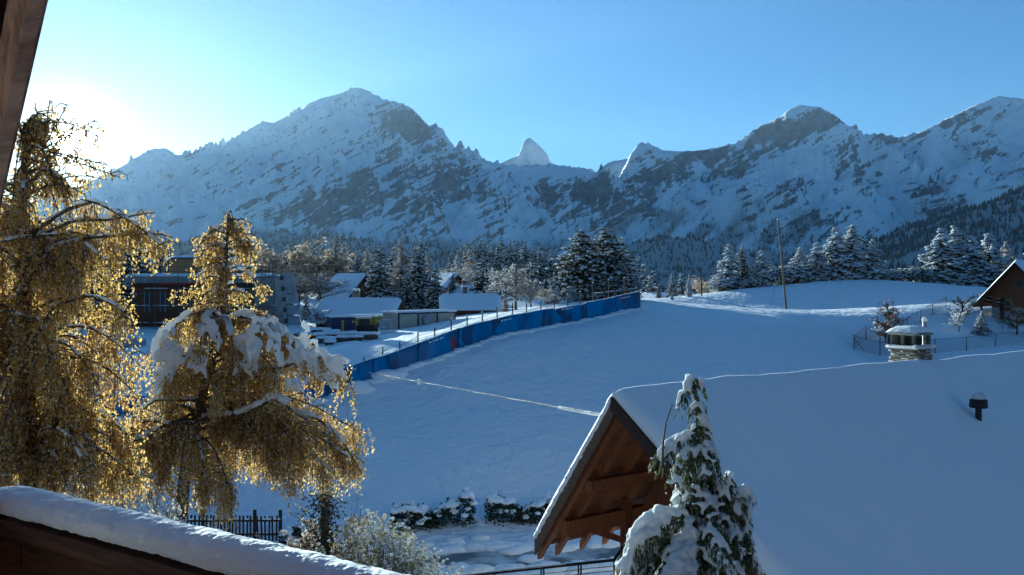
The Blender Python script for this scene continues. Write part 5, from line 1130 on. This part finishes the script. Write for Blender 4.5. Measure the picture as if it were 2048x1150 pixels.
# brown chalet at the right edge
rc = house('chalet', 'brown wooden chalet with pale plinth at the right picture edge', 2060, 648, 78, 4.3, 8.0, 3.1, 2.5, R(-45), 'wood_red_dark', 'render_wall', 1.3, False, 2, .28, 'chalet')
house('chalet', 'dark chalet with skylit snow roof behind the long workshop', 700, 606, 138, 6.0, 6, 1.6, 2.9, R(52), 'wood_brown', None, .9, True, 2, .35, 'chalet')
house('chalet', 'dark chalet with wide snowy gable above the small village spruce', 898, 592, 205, 5.6, 7, 2.2, 2.4, R(-14), 'wood_brown', 'render_wall', 1.2, True, 3, .5, 'chalet')
house('chalet', 'highest village chalet with sunlit snowy roof ridge', 994, 556, 240, 5, 6, 1.8, 2.0, R(25), 'wood_brown', None, 1.0, False, 2, .5, 'chalet')
house('chalet', 'small dark chalet below the wide snowy gable', 893, 597, 158, 5, 7, 2.2, 2.2, R(35), 'wood_brown', None, .8, False, 1, .4, 'chalet')
house('chalet', 'snow roofed chalet between the upper village trees', 940, 580, 222, 5, 7, 1.8, 2.2, R(48), 'wood_brown', 'render_wall', 1.0, True, 2, .5, 'chalet')
house('timber_house', 'long low timber house with wide snow roof behind the cream cabin', 940, 632, 102, 5.0, 6.2, 1.0, 1.3, R(96), 'wood_brown', None, .7, True, 3, .35, 'house')
house('workshop', 'long workshop with plain snow covered roof behind the blue container', 722, 650, 94, 5.6, 8.2, 1.2, 1.5, R(82), 'wood_dark', None, .7, True, 2, .3, 'workshop')
house('small_house', 'small house with snow roof half hidden behind the barrier end', 1306, 622, 124, 4.4, 5, .7, 1.6, R(30), 'wood_brown', 'render_wall', .8, True, 1, .4, 'house')
house('hut', 'small snow roofed hut left of the solitary layered spruce', 930, 600, 140, 3.6, 4.5, 1.2, 1.4, R(60), 'wood_brown', None, .6, True, 1, .4, 'hut')
house('chalet', 'chalet glimpsed on the slope above the golden trees', 757, 542, 260, 8, 9, 2.6, 2.6, R(40), 'wood_brown', 'render_wall', 1.0, False, 2, .5, 'chalet')

# ------------------------------------------------------------------ building site
def build_site():
    Y = 92.0; pp = lambda px, py, dy=0: P(px, py, Y + dy); g0 = -4.9
    root = empty('unfinished_building', (pp(415, 0)[0], Y, g0), 'unfinished two storey concrete building wrapped in scaffolding behind the birches', 'building'); fin = finer(root)
    def B(name, m, x0, x1, y0, y1, d0, d1, par=root):
        a, b = pp(x0, y1), pp(x1, y0); return fin(Geo().box(((a[0] + b[0]) / 2, Y + (d0 + d1) / 2, (a[2] + b[2]) / 2), (abs(b[0] - a[0]), d1 - d0, abs(b[2] - a[2]))).obj(name, m, par))
    B('lower_wall', 'wood_brown', 262, 400, 566, 668, .0, 9); B('lower_wall', 'raw_wall', 400.5, 545, 566, 668, .3, 9); B('floor_slab', 'concrete', 255, 552, 552, 566, -1.1, 9.5); B('upper_wall', 'wood_yellow', 335, 418, 518, 552, .6, 8); B('upper_wall', 'raw_wall', 412, 470, 532, 552, 4, 9)
    r = B('roof', 'wood_brown', 328, 418, 513.5, 518, 1.6, 9.2); a = pp(328, 512); b = pp(548, 512); nn = 40
    sn = Geo()
    for x0, x1, yy, d0, d1 in ((326, 420, 511.5, 1.5, 9.2), (410, 472, 530.5, 3.8, 9.2), (255, 552, 549.5, -1.2, 2.4)):
        a_, b_ = pp(x0, yy), pp(x1, yy); nx, ny = 40, 10; U_, V_ = np.meshgrid(np.linspace(0, 1, nx), np.linspace(0, 1, ny), indexing='ij'); ed = np.sqrt(np.clip(1 - np.abs(2 * V_ - 1) ** 8, 0, 1)) * np.sqrt(np.clip(1 - np.abs(2 * U_ - 1) ** 20, 0, 1))
        VV = np.stack([a_[0] + (b_[0] - a_[0]) * U_, Y + d0 + (d1 - d0) * V_, a_[2] - .18 + (.32 + fbm(U_ * 9 + x0, V_ * 3, 2) * .06) * ed], -1).reshape(-1, 3); i, j = np.meshgrid(np.arange(nx - 1), np.arange(ny - 1), indexing='ij'); sn.add(VV, np.stack([i * ny + j, (i + 1) * ny + j, (i + 1) * ny + j + 1, i * ny + j + 1], -1).reshape(-1, 4))
    fin(sn.obj('roof_snow', 'snow', r, smooth=True))
    for x0, x1 in ((290, 299), (322, 330), (372, 380)): w = B('window_opening', 'slate', x0, x1, 585, 622, -.06, .2); B('window_frame', 'panel_grey', x0 - 1.5, x0, 583, 624, -.1, .1, w); B('window_frame', 'panel_grey', x1, x1 + 1.5, 583, 624, -.1, .1, w)
    B('red_board', 'red_paint', 322, 400, 566, 569, -1.35, -1.25)
    B('concrete_wall', 'concrete', 521, 556, 557, 668, -2.2, 3)
    # scaffolding: uprights, ledgers and boards
    sc = empty('scaffolding', (pp(400, 0)[0], Y - 2.2, g0), 'grey tube scaffolding with snowy boards along the unfinished building front', 'scaffold'); f2 = finer(sc)
    for px in (264, 310, 356, 402, 448, 494, 548):
        for dy in (-2.8, -1.9):
            a, b = pp(px, 668, dy), pp(px, 530 + (px % 3) * 4, dy); f2(Geo().tube([a, b], .045, 6).obj('upright', 'steel_tube', sc))
    for py in (534, 543, 588, 618): f2(Geo().tube([pp(258, py, -2.8), pp(552, py, -2.8)], .035, 6).obj('ledger', 'steel_tube', sc))
    for py in (578, 612, 646):
        for x0, x1 in ((260, 350), (352, 450), (452, 550)): a = pp(x0, py, -2.4); b = pp(x1, py, -2.4); o = f2(Geo().beam(a, b, .8, .06).obj('board', 'wood_weathered', sc)); f2(Geo().blobs([a + (b - a) * t_ + np.array((0, 0, .06)) for t_ in rng.random(14)], [(.28, .35, .07)] * 14, 1, .2).obj('board_snow', 'snow_clump', o, smooth=True))['kind'] = 'stuff'
    for k in range(5): f2(Geo().tube([pp(524 + k * 7, 528, -2.9), pp(524 + k * 7, 556, -2.9)], .03, 5).obj('guard_post', 'post_blue_grey', sc))
    for py in (533, 541, 549): f2(Geo().tube([pp(520, py, -2.9), pp(556, py + 2, -2.9)], .03, 5).obj('guard_rail', 'post_blue_grey', sc))
    # leaning stair tower of grey panels
    st = empty('stair_tower', tuple(pp(575, 655, -4)), 'leaning grey panelled stair flight at the right end of the unfinished building', 'stairs'); f3 = finer(st)
    def lean(t, side): return np.array(pp(562 + (1 - t) * 11 + side * (22 + (1 - t) * 11), 545 + (1 - t) * 107, -4.2))
    f3(Geo().beam(lean(0, 0), lean(1, 0), .18, .3, (0, 1, 0)).obj('stringer', 'panel_grey', st)); f3(Geo().beam(lean(0, 1), lean(1, 1), .14, .25, (0, 1, 0)).obj('stringer', 'panel_grey', st))
    for k in range(5):
        t0, t1 = k / 5 + .012, (k + 1) / 5 - .012; c = [lean(t0, .12), lean(t0, .9), lean(t1, .9), lean(t1, .12)]; bk = np.array((0, .12, 0))
        f3(Geo().add([*c, *[q_ + bk for q_ in c]], [(0, 1, 2, 3), (7, 6, 5, 4), (0, 4, 5, 1), (1, 5, 6, 2), (2, 6, 7, 3), (3, 7, 4, 0)]).obj('panel', 'panel_grey', st))
        q0 = lean(k / 5 + .1, .04); f3(Geo().box(q0 + np.array((0, -.1, 0)), (.34, .3, .45)).obj('landing', 'slate', st))
    # ---- blue container
    def container(name, label, px0, px1, top, Y0, Y1, h, m, cat='container'):
        a = P(px0, top, Y0); b = P(px1, top, Y1); b[2] = a[2] = (a[2] + b[2]) / 2; d = unit(b - a); n_ = np.array((d[1], -d[0], 0)); c = (a + b) / 2 - np.array((0, 0, h / 2)) - n_ * 1.2; M = np.array([d, -n_, (0, 0, 1)]).T; L = np.linalg.norm(b - a)
        r = empty(name, (c[0], c[1], c[2] - h / 2), label, cat); f = finer(r); f(Geo().box(c, (L, 2.4, h), M).obj('body', m, r)); return r, f, c, d, n_, M, L
    r, f, c, d, n_, M, L = container('shipping_container', 'dark blue shipping container with faded yellow lettering and snow on top', 664, 781, 633, 80, 82.5, 2.5, 'container_blue')
    for k in range(int(L / .24)): f(Geo().box(c + d * (-L / 2 + .15 + k * .24) + n_ * 1.215, (.11, .04, 2.2), M).obj('corrugation', 'container_blue', r))
    g = Geo()
    for k in range(13):
        if k not in (4, 9): g.box(c + d * (-.9 + k * .25) + n_ * 1.255 + np.array((0, 0, .75)), (.16, .01, .2 - .04 * (k % 2)), M)
    for k in range(6): g.box(c + d * (-1.9) + n_ * 1.255 + np.array((0, 0, .8 - k * .3)), (.22, .01, .2), M)
    f(g.obj('lettering', 'yellow_paint', r))['kind'] = 'stuff'
    f(melt(Geo().blobs([c + d * x + n_ * y + np.array((0, 0, 1.3)) for x in np.linspace(-L / 2, L / 2, 26) for y in (-1, -.4, .3, 1)], [(.35, .45, .16)] * 104, 1, .1), 'top_snow', 'snow', r, .1, 2))
    r, f, c, d, n_, M, L = container('site_cabin', 'cream panelled site cabin with dark blue frame right of the blue container', 796, 911, 624, 77, 82, 2.4, 'panel_cream', 'cabin')
    for x in (-L / 2 + .08, -L / 2 + L / 3, -L / 2 + 2 * L / 3, L / 2 - .08): f(Geo().box(c + d * x + n_ * 1.21, (.16, .06, 2.4), M).obj('frame_post', 'container_blue', r))
    f(Geo().box(c + n_ * 1.212 + np.array((0, 0, 1.13)), (L, .07, .16), M).obj('frame_beam', 'container_blue', r)); f(Geo().beam(c + d * -.35 + n_ * 1.35 + np.array((0, 0, .9)), c + d * .25 + n_ * 1.5 + np.array((0, 0, -1.0)), .12, .9, tuple(d)).obj('leaning_panel', 'panel_grey', r))
    f(melt(Geo().blobs([c + d * x + n_ * y + np.array((0, 0, 1.25)) for x in np.linspace(-L / 2, L / 2, 26) for y in (-1, -.4, .3, 1)], [(.35, .45, .15)] * 104, 1, .12), 'top_snow', 'snow', r, .1, 2))
    # ---- small excavator
    ex = empty('excavator', tuple(P(765, 664, 75)), 'small yellow excavator with raised arm and snow on its cab', 'excavator'); fe = finer(ex); e = lambda px, py, dy=0: P(px, py, 75 + dy)
    for dy in (-.8, .8): fe(Geo().box(e(735, 662, dy), (1.9, .4, .5)).obj('track', 'rubber', ex))
    fe(Geo().box(e(733, 655), (1.6, 1.5, .5)).obj('undercarriage', 'dark_metal', ex)); cab = fe(Geo().box(e(728, 646), (1.3, 1.2, .9)).obj('cab', 'yellow_machine', ex)); fe(Geo().box(e(728, 645, -.62), (1.0, .05, .6)).obj('window', 'glass_dark', cab)); fe(Geo().blobs([e(728, 635.5)], [(.8, .7, .12)], 2, .05).obj('cab_snow', 'snow_clump', cab, smooth=True))
    fe(Geo().tube([e(740, 655), e(748, 646), e(752, 638), e(758, 634), e(764, 637)], [.18, .2, .2, .18, .14], 8).obj('boom', 'yellow_machine', ex)); fe(Geo().box(e(768, 642), (.5, .6, .45)).obj('bucket', 'dark_metal', ex))
    # pallets of sacks
    pa = empty('pallet_stack', tuple(P(772, 662, 74.5)), 'snow covered stack of grey sacks beside the excavator arm', 'pallet'); fp_ = finer(pa)
    for k in range(3): o = fp_(Geo().box(P(770, 657 - k * 7, 74.5), (.95, .9, .24)).obj('sack_layer', 'panel_grey', pa)); fp_(Geo().blobs([P(770, 654 - k * 7, 74.5)], [(.55, .5, .07)], 2, .06).obj('layer_snow', 'snow_clump', o, smooth=True))
    # ---- pipes and stacks of timber and boards
    for px, py, r_, lab in ((592, 689, .36, 'widest concrete pipe lying open towards the meadow'), (614, 686, .2, 'small concrete pipe right of the widest pipe'), (623, 686, .19, 'small concrete pipe, outer one right of the widest pipe')):
        p0 = P(px, py, 64); p0[2] = gz(p0[0], p0[1]) + r_ * .85; t = np.linspace(0, 2 * math.pi, 25)[:-1]; V = []; dv = unit(np.array((-.35, 1, 0))); sv = np.array((dv[1], -dv[0], 0))
        for rr, l in ((r_, 0), (r_, 2.2), (r_ * .84, 2.2), (r_ * .84, 0)): V += [p0 + dv * l + sv * math.cos(a) * rr + np.array((0, 0, math.sin(a) * rr)) for a in t]
        Q = [(k * 24 + j, k * 24 + (j + 1) % 24, ((k + 1) % 4) * 24 + (j + 1) % 24, ((k + 1) % 4) * 24 + j) for k in range(4) for j in range(24)]
        po = empty('concrete_pipe', (p0[0], p0[1], p0[2] - r_), lab, 'pipe', 'pipes on the building site'); fo = finer(po); fo(Geo().add(V, Q).obj('pipe', 'pipe_concrete', po)); fo(Geo().blobs([p0 + dv * l + np.array((0, 0, r_ * .95)) for l in np.linspace(.1, 2.1, 9)], [(r_ * .8, .25, .12)] * 9, 2, .08).obj('pipe_snow', 'snow', po, smooth=True))
    ST = [(600, 655, 640, 40, .5, 'panel_grey', 'long grey beam stack with snow under the stair tower'), (640, 650, 638, 36, .35, 'wood_dark', 'dark beam stack left of the blue container'), (590, 668, 660, 34, .35, 'wood_weathered', 'low board stack left of the orange crate'), (618, 672, 661, 30, .5, 'slate', 'dark crate row beside the orange crate'), (646, 668, 658, 26, .5, 'wood_yellow', 'orange wooden crate under snow'),
          (664, 664, 656, 24, .4, 'slate', 'flat dark pallet near the container corner'), (688, 676, 664, 48, .45, 'wood_brown', 'long brown timber pile in front of the blue container'), (630, 678, 668, 34, .35, 'slate', 'snowy slab pile above the small pipes'), (652, 690, 680, 30, .4, 'slate', 'round backed snowy heap of slabs right of the pipes'), (700, 684, 674, 44, .3, 'slate', 'low row of dark blocks before the timber pile'),
          (735, 676, 668, 40, .3, 'wood_weathered', 'scattered planks in front of the excavator'), (660, 695, 689, 16, .25, 'slate', 'small dark block nearest the snow slope')]
    for px, pb, ptop, wpx, h_, m, lab in ST:
        Yk = np.interp(pb, [640, 670, 700], [76, 68, 63]); p0 = P(px, pb, Yk); w = wpx / F * Yk; zb = gz(p0[0], p0[1]); h_ = max(h_, (575 - ptop) / F * Yk - zb)
        h_ = min(h_, .7); s = empty('material_stack', (p0[0], p0[1], zb), lab, 'stack', 'material stacks on the building site', rz=rng.normal(.05, .12)); nl = max(1, int(h_ / .22))
        for q_ in range(nl):
            for e_ in range(2): Geo().box(((e_ - .5) * w * .5 + rng.normal(0, .03), rng.normal(0, .05), h_ * (q_ + .5) / nl), (w * .485, .8, h_ / nl * .9)).obj('beam', m, s)
        melt(Geo().blobs([((x - .5) * w, y, h_ + .06) for x in np.linspace(0, 1, max(5, int(w / .2))) for y in (-.3, .1, .35)], [(.24, .26, .15)] * (3 * max(5, int(w / .2))), 1, .14), 'top_snow', 'snow', s, .07, 2)
    # dark skip at the left, seen between the birches
    a = P(262, 672, 70); a[2] = gz(a[0], a[1]) + .35; sk = tag(empty('water_trough', (a[0], a[1], a[2] - .35)), 'long grey trough lying in the snow between the two birches', 'trough'); fs_ = finer(sk)
    fs_(Geo().box(a, (2.2, .9, .6)).obj('tub', 'panel_grey', sk)); fs_(Geo().blobs([a + np.array((x, 0, .3)) for x in np.linspace(-.9, .9, 8)], [(.35, .45, .12)] * 8, 2, .06).obj('trough_snow', 'snow_clump', sk, smooth=True))
build_site()

# ------------------------------------------------------------------ poles
def build_pole():
    b = P(1573, 624, 96); b[2] = gz(b[0], b[1]) - .2; t = P(1556, 440, 96)
    root = empty('utility_pole', tuple(b), 'tall bare wooden pole leaning left on the snowy slope', 'pole'); fin = finer(root)
    fin(Geo().tube([b, (b + t) / 2, t], [.13, .11, .09], 10).obj('mast', 'bark_pale', root, smooth=True)); fin(Geo().blobs([t + np.array((0, 0, .05))], [(.12, .12, .1)], 1, .05).obj('top_snow', 'snow_clump', root, smooth=True))
    g = P(1539, 622, 95.5); g[2] = gz(g[0], g[1]); fin(Geo().tube([g, b + (t - b) * .62], .012, 5).obj('guy_wire', 'cable', root))
    b = P(1404, 592, 108); b[2] = gz(b[0], b[1]) - .2; t = P(1401, 533, 108); r2 = empty('utility_pole', tuple(b), 'thin dark pole on the snow rim left of the crest spruces', 'pole'); f2 = finer(r2)
    f2(Geo().tube([b, t], [.09, .08], 8).obj('mast', 'wood_dark', r2)); f2(Geo().beam(t + np.array((-.35, 0, -.25)), t + np.array((.35, 0, -.25)), .07, .07).obj('crossarm', 'wood_dark', r2))
build_pole()

# ------------------------------------------------------------------ chain-link fence and garden of the right chalet
def build_garden():
    root = empty('wire_fence', tuple(P(1708, 714, 63.5)), 'chain-link garden fence on thin dark posts behind the stone chimney', 'fence'); fin = finer(root); z = np.array((0, 0, 1.0))
    runs = [[(1708, 714, 63.5), (1760, 708, 63.6), (1870, 705, 64), (1933, 702, 64), (1991, 694, 65), (2060, 690, 65.5), (2140, 688, 66)], [(1708, 714, 63.5), (1732, 688, 66.5), (1815, 660, 70), (1840, 646, 72), (1865, 634, 75), (1892, 620, 78)]]
    mesh = Geo()
    for ri, run in enumerate(runs):
        pts = []
        for px, py, Y in run: q_ = P(px, py, Y); q_[2] = gz(q_[0], q_[1]); pts.append(q_)
        for k, q_ in enumerate(pts):
            if ri == 1 and k == 0: continue
            fin(Geo().tube([q_ - z * .2, q_ + z * 1.15], .035, 6).obj('post', 'post_blue_grey', root))
        for a, b in zip(pts[:-1], pts[1:]):
            L = np.linalg.norm(b - a); n = int(L / .11)
            for k in range(n + 10):
                for sgn in (1, -1):
                    x0 = k * .11 if sgn > 0 else k * .11 - 1.05; x1 = x0 + sgn * (-1.05) if sgn > 0 else x0 + 1.05
                    t0, t1 = np.clip([x0 / L, x1 / L], 0, 1)
                    if abs(t0 - t1) < 1e-4: continue
                    f0 = abs((t0 * L - x0)) / 1.05; f1 = 1 - abs(t1 * L - x1) / 1.05
                    A_, B_ = a + (b - a) * t0 + z * (.03 + 1.05 * f0), a + (b - a) * t1 + z * (.03 + 1.05 * f1); s_ = z * .007
                    mesh.add([A_ - s_, B_ - s_, B_ + s_, A_ + s_], [(0, 1, 2, 3)])
            fin(Geo().tube([a + z * 1.08, b + z * 1.08], .012, 4).obj('top_wire', 'post_blue_grey', root))
    q_ = P(1708, 714, 63.5); q_[2] = gz(q_[0], q_[1]); fin(Geo().tube([q_ + z * .9, q_ + np.array((.75, .1, 0))], .025, 6).obj('brace', 'post_blue_grey', root))
    fin(mesh.obj('wire_mesh', 'post_blue_grey', root))['kind'] = 'stuff'
    plant('red_shrub', 1778, 592, 66.5, 1.1, 0, 'slender shrub with a few red leaves left of the stone chimney', base=686)
    plant('white_shrub', 1772, 632, 66.8, 1.0, 1, 'low frost white shrub around the red leaved one', base=688)
    plant('grey_shrub', 1925, 582, 74, 1.25, 0, 'loose dark twiggy shrub by the fence near the chalet', base=645)
    plant('white_shrub', 1918, 618, 69.5, 1.0, 0, 'small snow white shrub in front of the twiggy one', base=662)
    plant('snowy_spruce', 1964, 620, 69.5, 1.25, 2, 'little round snowy fir in the garden', base=664)
    plant('grey_shrub', 2034, 600, 70, 1.1, 1, 'frosted shrub before the chalet plinth at the right edge', base=670)
    # wooden gate rails beside the chalet
    fr = empty('rail_fence', tuple(P(1980, 612, 77)), 'dark wooden rail fence joining the chalet corner', 'fence'); f2 = finer(fr)
    p0, p1 = P(1962, 603, 78), P(2004, 612, 76)
    for q_ in (p0, p1): gq = gz(q_[0], q_[1]); f2(Geo().box((q_[0], q_[1], (gq + q_[2] + .75) / 2), (.22, .2, abs(q_[2] + .75 - gq))).obj('post', 'wood_dark', fr))
    for dz in (.15, .5): o = f2(Geo().beam(p0 + z * dz, p1 + z * dz, .08, .22).obj('rail', 'wood_dark', fr)); f2(Geo().beam(p0 + z * (dz + .14), p1 + z * (dz + .14), .1, .05).obj('rail_snow', 'snow', o))
    # small wooden feeder under snow
    q_ = P(1760, 668, 66.5); g0 = gz(q_[0], q_[1]); bf = empty('bird_feeder', (q_[0], q_[1], g0), 'small wooden feeder box at the foot of the red leaved shrub', 'feeder'); f3 = finer(bf)
    f3(Geo().box((q_[0], q_[1], g0 + .3), (.06, .06, .6)).obj('post', 'wood_weathered', bf)); f3(Geo().box((q_[0], q_[1], g0 + .75), (.4, .35, .32)).obj('house', 'wood_yellow', bf)); f3(Geo().blobs([(q_[0], q_[1], g0 + .95)], [(.32, .3, .12)], 2, .05).obj('feeder_snow', 'snow_clump', bf, smooth=True))
build_garden()

# ------------------------------------------------------------------ garden below: picket fence, hedges, shrubs
def build_picket():
    root = empty('picket_fence', tuple(P(470, 1062, 33.5)), 'dark picket fence with snow on its rails under the birch', 'fence'); fin = finer(root); z = np.array((0, 0, 1.0))
    a, b = P(300, 1062, 33.0), P(560, 1066, 33.5); L = np.linalg.norm(b - a); n = int(L / .145)
    me = Geo().add([(-.035, -.012, 0), (.035, -.012, 0), (.035, .012, 0), (-.035, .012, 0), (-.035, -.012, 1.0), (.035, -.012, 1.0), (.035, .012, 1.0), (-.035, .012, 1.0), (0, -.012, 1.07), (0, .012, 1.07)], [(0, 1, 5, 4), (1, 2, 6, 5), (2, 3, 7, 6), (3, 0, 4, 7), (4, 5, 8, 8), (6, 7, 9, 9)]).mesh('picket', 'wood_dark')
    for k in range(n):
        q_ = a + (b - a) * k / n; g = gz(q_[0], q_[1]); o = fin(link(bpy.data.objects.new('picket', me), root)); o.location = (q_[0], q_[1], g + .05); o.rotation_euler = (rng.normal(0, .02), rng.normal(0, .02), 0)
    for t in (0, .2, .4, .6, .8, 1): q_ = a + (b - a) * t; g = gz(q_[0], q_[1]); fin(Geo().box((q_[0], q_[1] + .06, g + .55), (.12, .1, 1.45)).obj('post', 'wood_dark', root))
    ga, gb = gz(a[0], a[1]), gz(b[0], b[1])
    for dz in (.3, .85):
        A_, B_ = np.array((a[0], a[1] + .04, ga + dz)), np.array((b[0], b[1] + .04, gb + dz)); o = fin(Geo().beam(A_, B_, .05, .08).obj('rail', 'wood_dark', root)); fin(Geo().beam(A_ + z * .07, B_ + z * .07, .06, .06).obj('rail_snow', 'snow', o))
build_picket()
def hedge(label, p0, p1, Y0, Y1, h, dens, group):
    a, b = P(p0[0], p0[1], Y0), P(p1[0], p1[1], Y1); L = np.linalg.norm(b - a); n = int(L * dens); t = rng.random(n); d = unit(b - a)
    X = a[0] + (b[0] - a[0]) * t + rng.normal(0, .05, n); Yv = a[1] + (b[1] - a[1]) * t + rng.normal(0, .28, n); gh = ground_h(X, Yv); hh = h * (.8 + .55 * fbm(t * L * .9 + p0[0], t * 0, 3) + .1 * np.sin(t * L * 4.3)); zz = gh + hh * rng.random(n) ** .75
    root = empty('hedge', (float((a[0] + b[0]) / 2), float((a[1] + b[1]) / 2), float(gz((a[0] + b[0]) / 2, (a[1] + b[1]) / 2))), label, 'hedge', group); fin = finer(root)
    C = np.stack([X, Yv, zz], -1); u = rvec(n); s_ = rng.uniform(.04, .085, (n, 1)); fin(Geo().quads(C, u * s_, unit(np.cross(u, rvec(n))) * s_ * .6).obj('foliage', 'hedge_leaf', root))['kind'] = 'stuff'
    g = Geo()
    for k in range(int(L * 2.2)): q_ = a + d * L * rng.random(); gg = gz(q_[0], q_[1]); g.tube([(q_[0], q_[1], gg - .1), (q_[0] + rng.normal(0, .2), q_[1] + rng.normal(0, .1), gg + h * .7)], [.025, .008], 5)
    fin(g.obj('stems', 'bark', root))['kind'] = 'stuff'
    m = int(L * 26); t = rng.random(m); X = a[0] + (b[0] - a[0]) * t; Yv = a[1] + (b[1] - a[1]) * t + rng.normal(0, .2, m); gh = ground_h(X, Yv); hh = h * (.8 + .55 * fbm(t * L * .9 + p0[0], t * 0, 3) + .1 * np.sin(t * L * 4.3)); lowk = rng.random(m) < .25
    zz = gh + np.where(lowk, hh * rng.uniform(.4, .9, m), hh * 1.0); Yv = np.where(lowk, Yv - .3, Yv); ok = (np.sin(t * L * 2.9) + rng.normal(0, .5, m)) > -.7; r = rng.uniform(.09, .21, m)
    fin(melt(Geo().blobs(np.stack([X, Yv, zz], -1)[ok], np.stack([r * 1.2, r, r * .62], -1)[ok], 1, .12), 'hedge_snow', 'snow', root, .05, 3))
hedge('low dark evergreen hedge under snow, section right of the yellow shrub', (785, 1058), (948, 1048), 33.6, 34.2, 1.0, 950, 'garden hedges')
hedge('low dark evergreen hedge under snow, section running behind the chalet eave', (972, 1046), (1180, 1026), 34.4, 35.6, 1.05, 950, 'garden hedges')
hedge('small clipped evergreen at the end of the picket fence', (562, 1072), (612, 1074), 33, 33, .75, 900, 'garden hedges')
def build_snow_shrub():
    Y = 21.0; b = P(770, 1150, Y); b[2] = gz(b[0], b[1]); root = empty('shrub', tuple(b), 'yellow green shrub dusted with snow rising above the balcony rail', 'shrub'); fin = finer(root); st = Geo(); C = []; U = []; W = []; SC = []; SR = []
    for k in range(260):
        ex, ey = rng.normal(775, 66), 1000 + 160 * rng.random() ** .8; lim = 1000 + abs(ex - 740) * .75
        ey = max(ey, lim + rng.uniform(0, 30)); e = P(ex, ey, Y + rng.normal(0, .55)); n = 14; t = np.linspace(0, 1, n)[:, None]; a = b + np.array((rng.normal(0, .15), rng.normal(0, .15), 0)); p = a + (e - a) * t; p[:, :2] = a[:2] + (e[:2] - a[:2]) * (t ** 1.5); st.tube(p[::2], np.linspace(.014, .004, len(p[::2])), 4, cap=False)
        m = 80; ti = rng.uniform(.4, 1.02, m); q_ = np.stack([np.interp(ti, t[:, 0], p[:, i]) for i in range(3)], -1); u = unit(rng.normal(0, .6, (m, 3)) + np.array((0, 0, .5))); s_ = rng.uniform(.02, .042, (m, 1)); C.append(q_ + u * s_); U.append(u * s_); W.append(unit(np.cross(u, rvec(m))) * s_ * .5)
        m = 13; ti = rng.uniform(.55, 1.03, m); q_ = np.stack([np.interp(ti, t[:, 0], p[:, i]) for i in range(3)], -1) + rng.normal(0, .025, (m, 3)); r = rng.uniform(.018, .045, m); SC.append(q_ + np.array((0, 0, .02))); SR.append(np.stack([r, r, r * .8], -1))
    fin(st.obj('stems', 'bark', root)); fin(Geo().quads(np.concatenate(C), np.concatenate(U), np.concatenate(W)).obj('foliage', 'shrub_leaf', root))['kind'] = 'stuff'; fin(Geo().blobs(np.concatenate(SC), np.concatenate(SR), 1, .15).obj('shrub_snow', 'snow_clump', root, smooth=True))['kind'] = 'stuff'
    # dark ivy clad trunk beside it
    Y = 22.5; b = P(648, 1100, Y); b[2] = gz(b[0], b[1]); t_ = P(650, 985, Y); root = empty('ivy_stump', tuple(b), 'dark ivy covered column left of the yellow green shrub', 'tree'); fin = finer(root); fin(Geo().tube([b, t_], [.16, .1], 8).obj('trunk', 'bark', root))
    n = 4200; t = rng.random(n); c = b + (t_ - b) * t[:, None] + rng.normal(0, 1, (n, 3)) * np.stack([.17 + .1 * np.sin(t * 9), .2 + 0 * t, .06 + 0 * t], -1); u = rvec(n); s_ = rng.uniform(.025, .05, (n, 1)); fin(Geo().quads(c, u * s_, unit(np.cross(u, rvec(n))) * s_ * .7).obj('ivy', 'hedge_leaf', root))['kind'] = 'stuff'
    # brown twiggy bush between them
    plant('golden_tree', 688, 1002, 23.5, .9, 1, 'brown leafed bush between ivy column and snowy shrub', cat='shrub')
    plant('white_shrub', 318, 972, 16.6, .75, 1, 'snow plastered shrub at the foot of the centre birch', base=1180, cat='shrub')
build_snow_shrub()

# ------------------------------------------------------------------ haze
def build_haze():
    g = Geo().box((0, 4900, 690), (16000, 10400, 2260))
    m = bpy.data.materials.new('haze_air'); m.use_nodes = True; nt = m.node_tree; nt.nodes.clear()
    o = N(nt, 'ShaderNodeOutputMaterial'); v = N(nt, 'ShaderNodeVolumePrincipled')
    v.inputs['Density'].default_value = 1.9e-5; v.inputs['Color'].default_value = (.58, .77, 1, 1); v.inputs['Anisotropy'].default_value = .38
    nt.links.new(v.outputs[0], o.inputs['Volume']); MATS['haze_air'] = m
    tag(g.obj('haze', 'haze_air'), 'thin blue air haze over the valley', 'haze', kind='stuff')
build_haze()
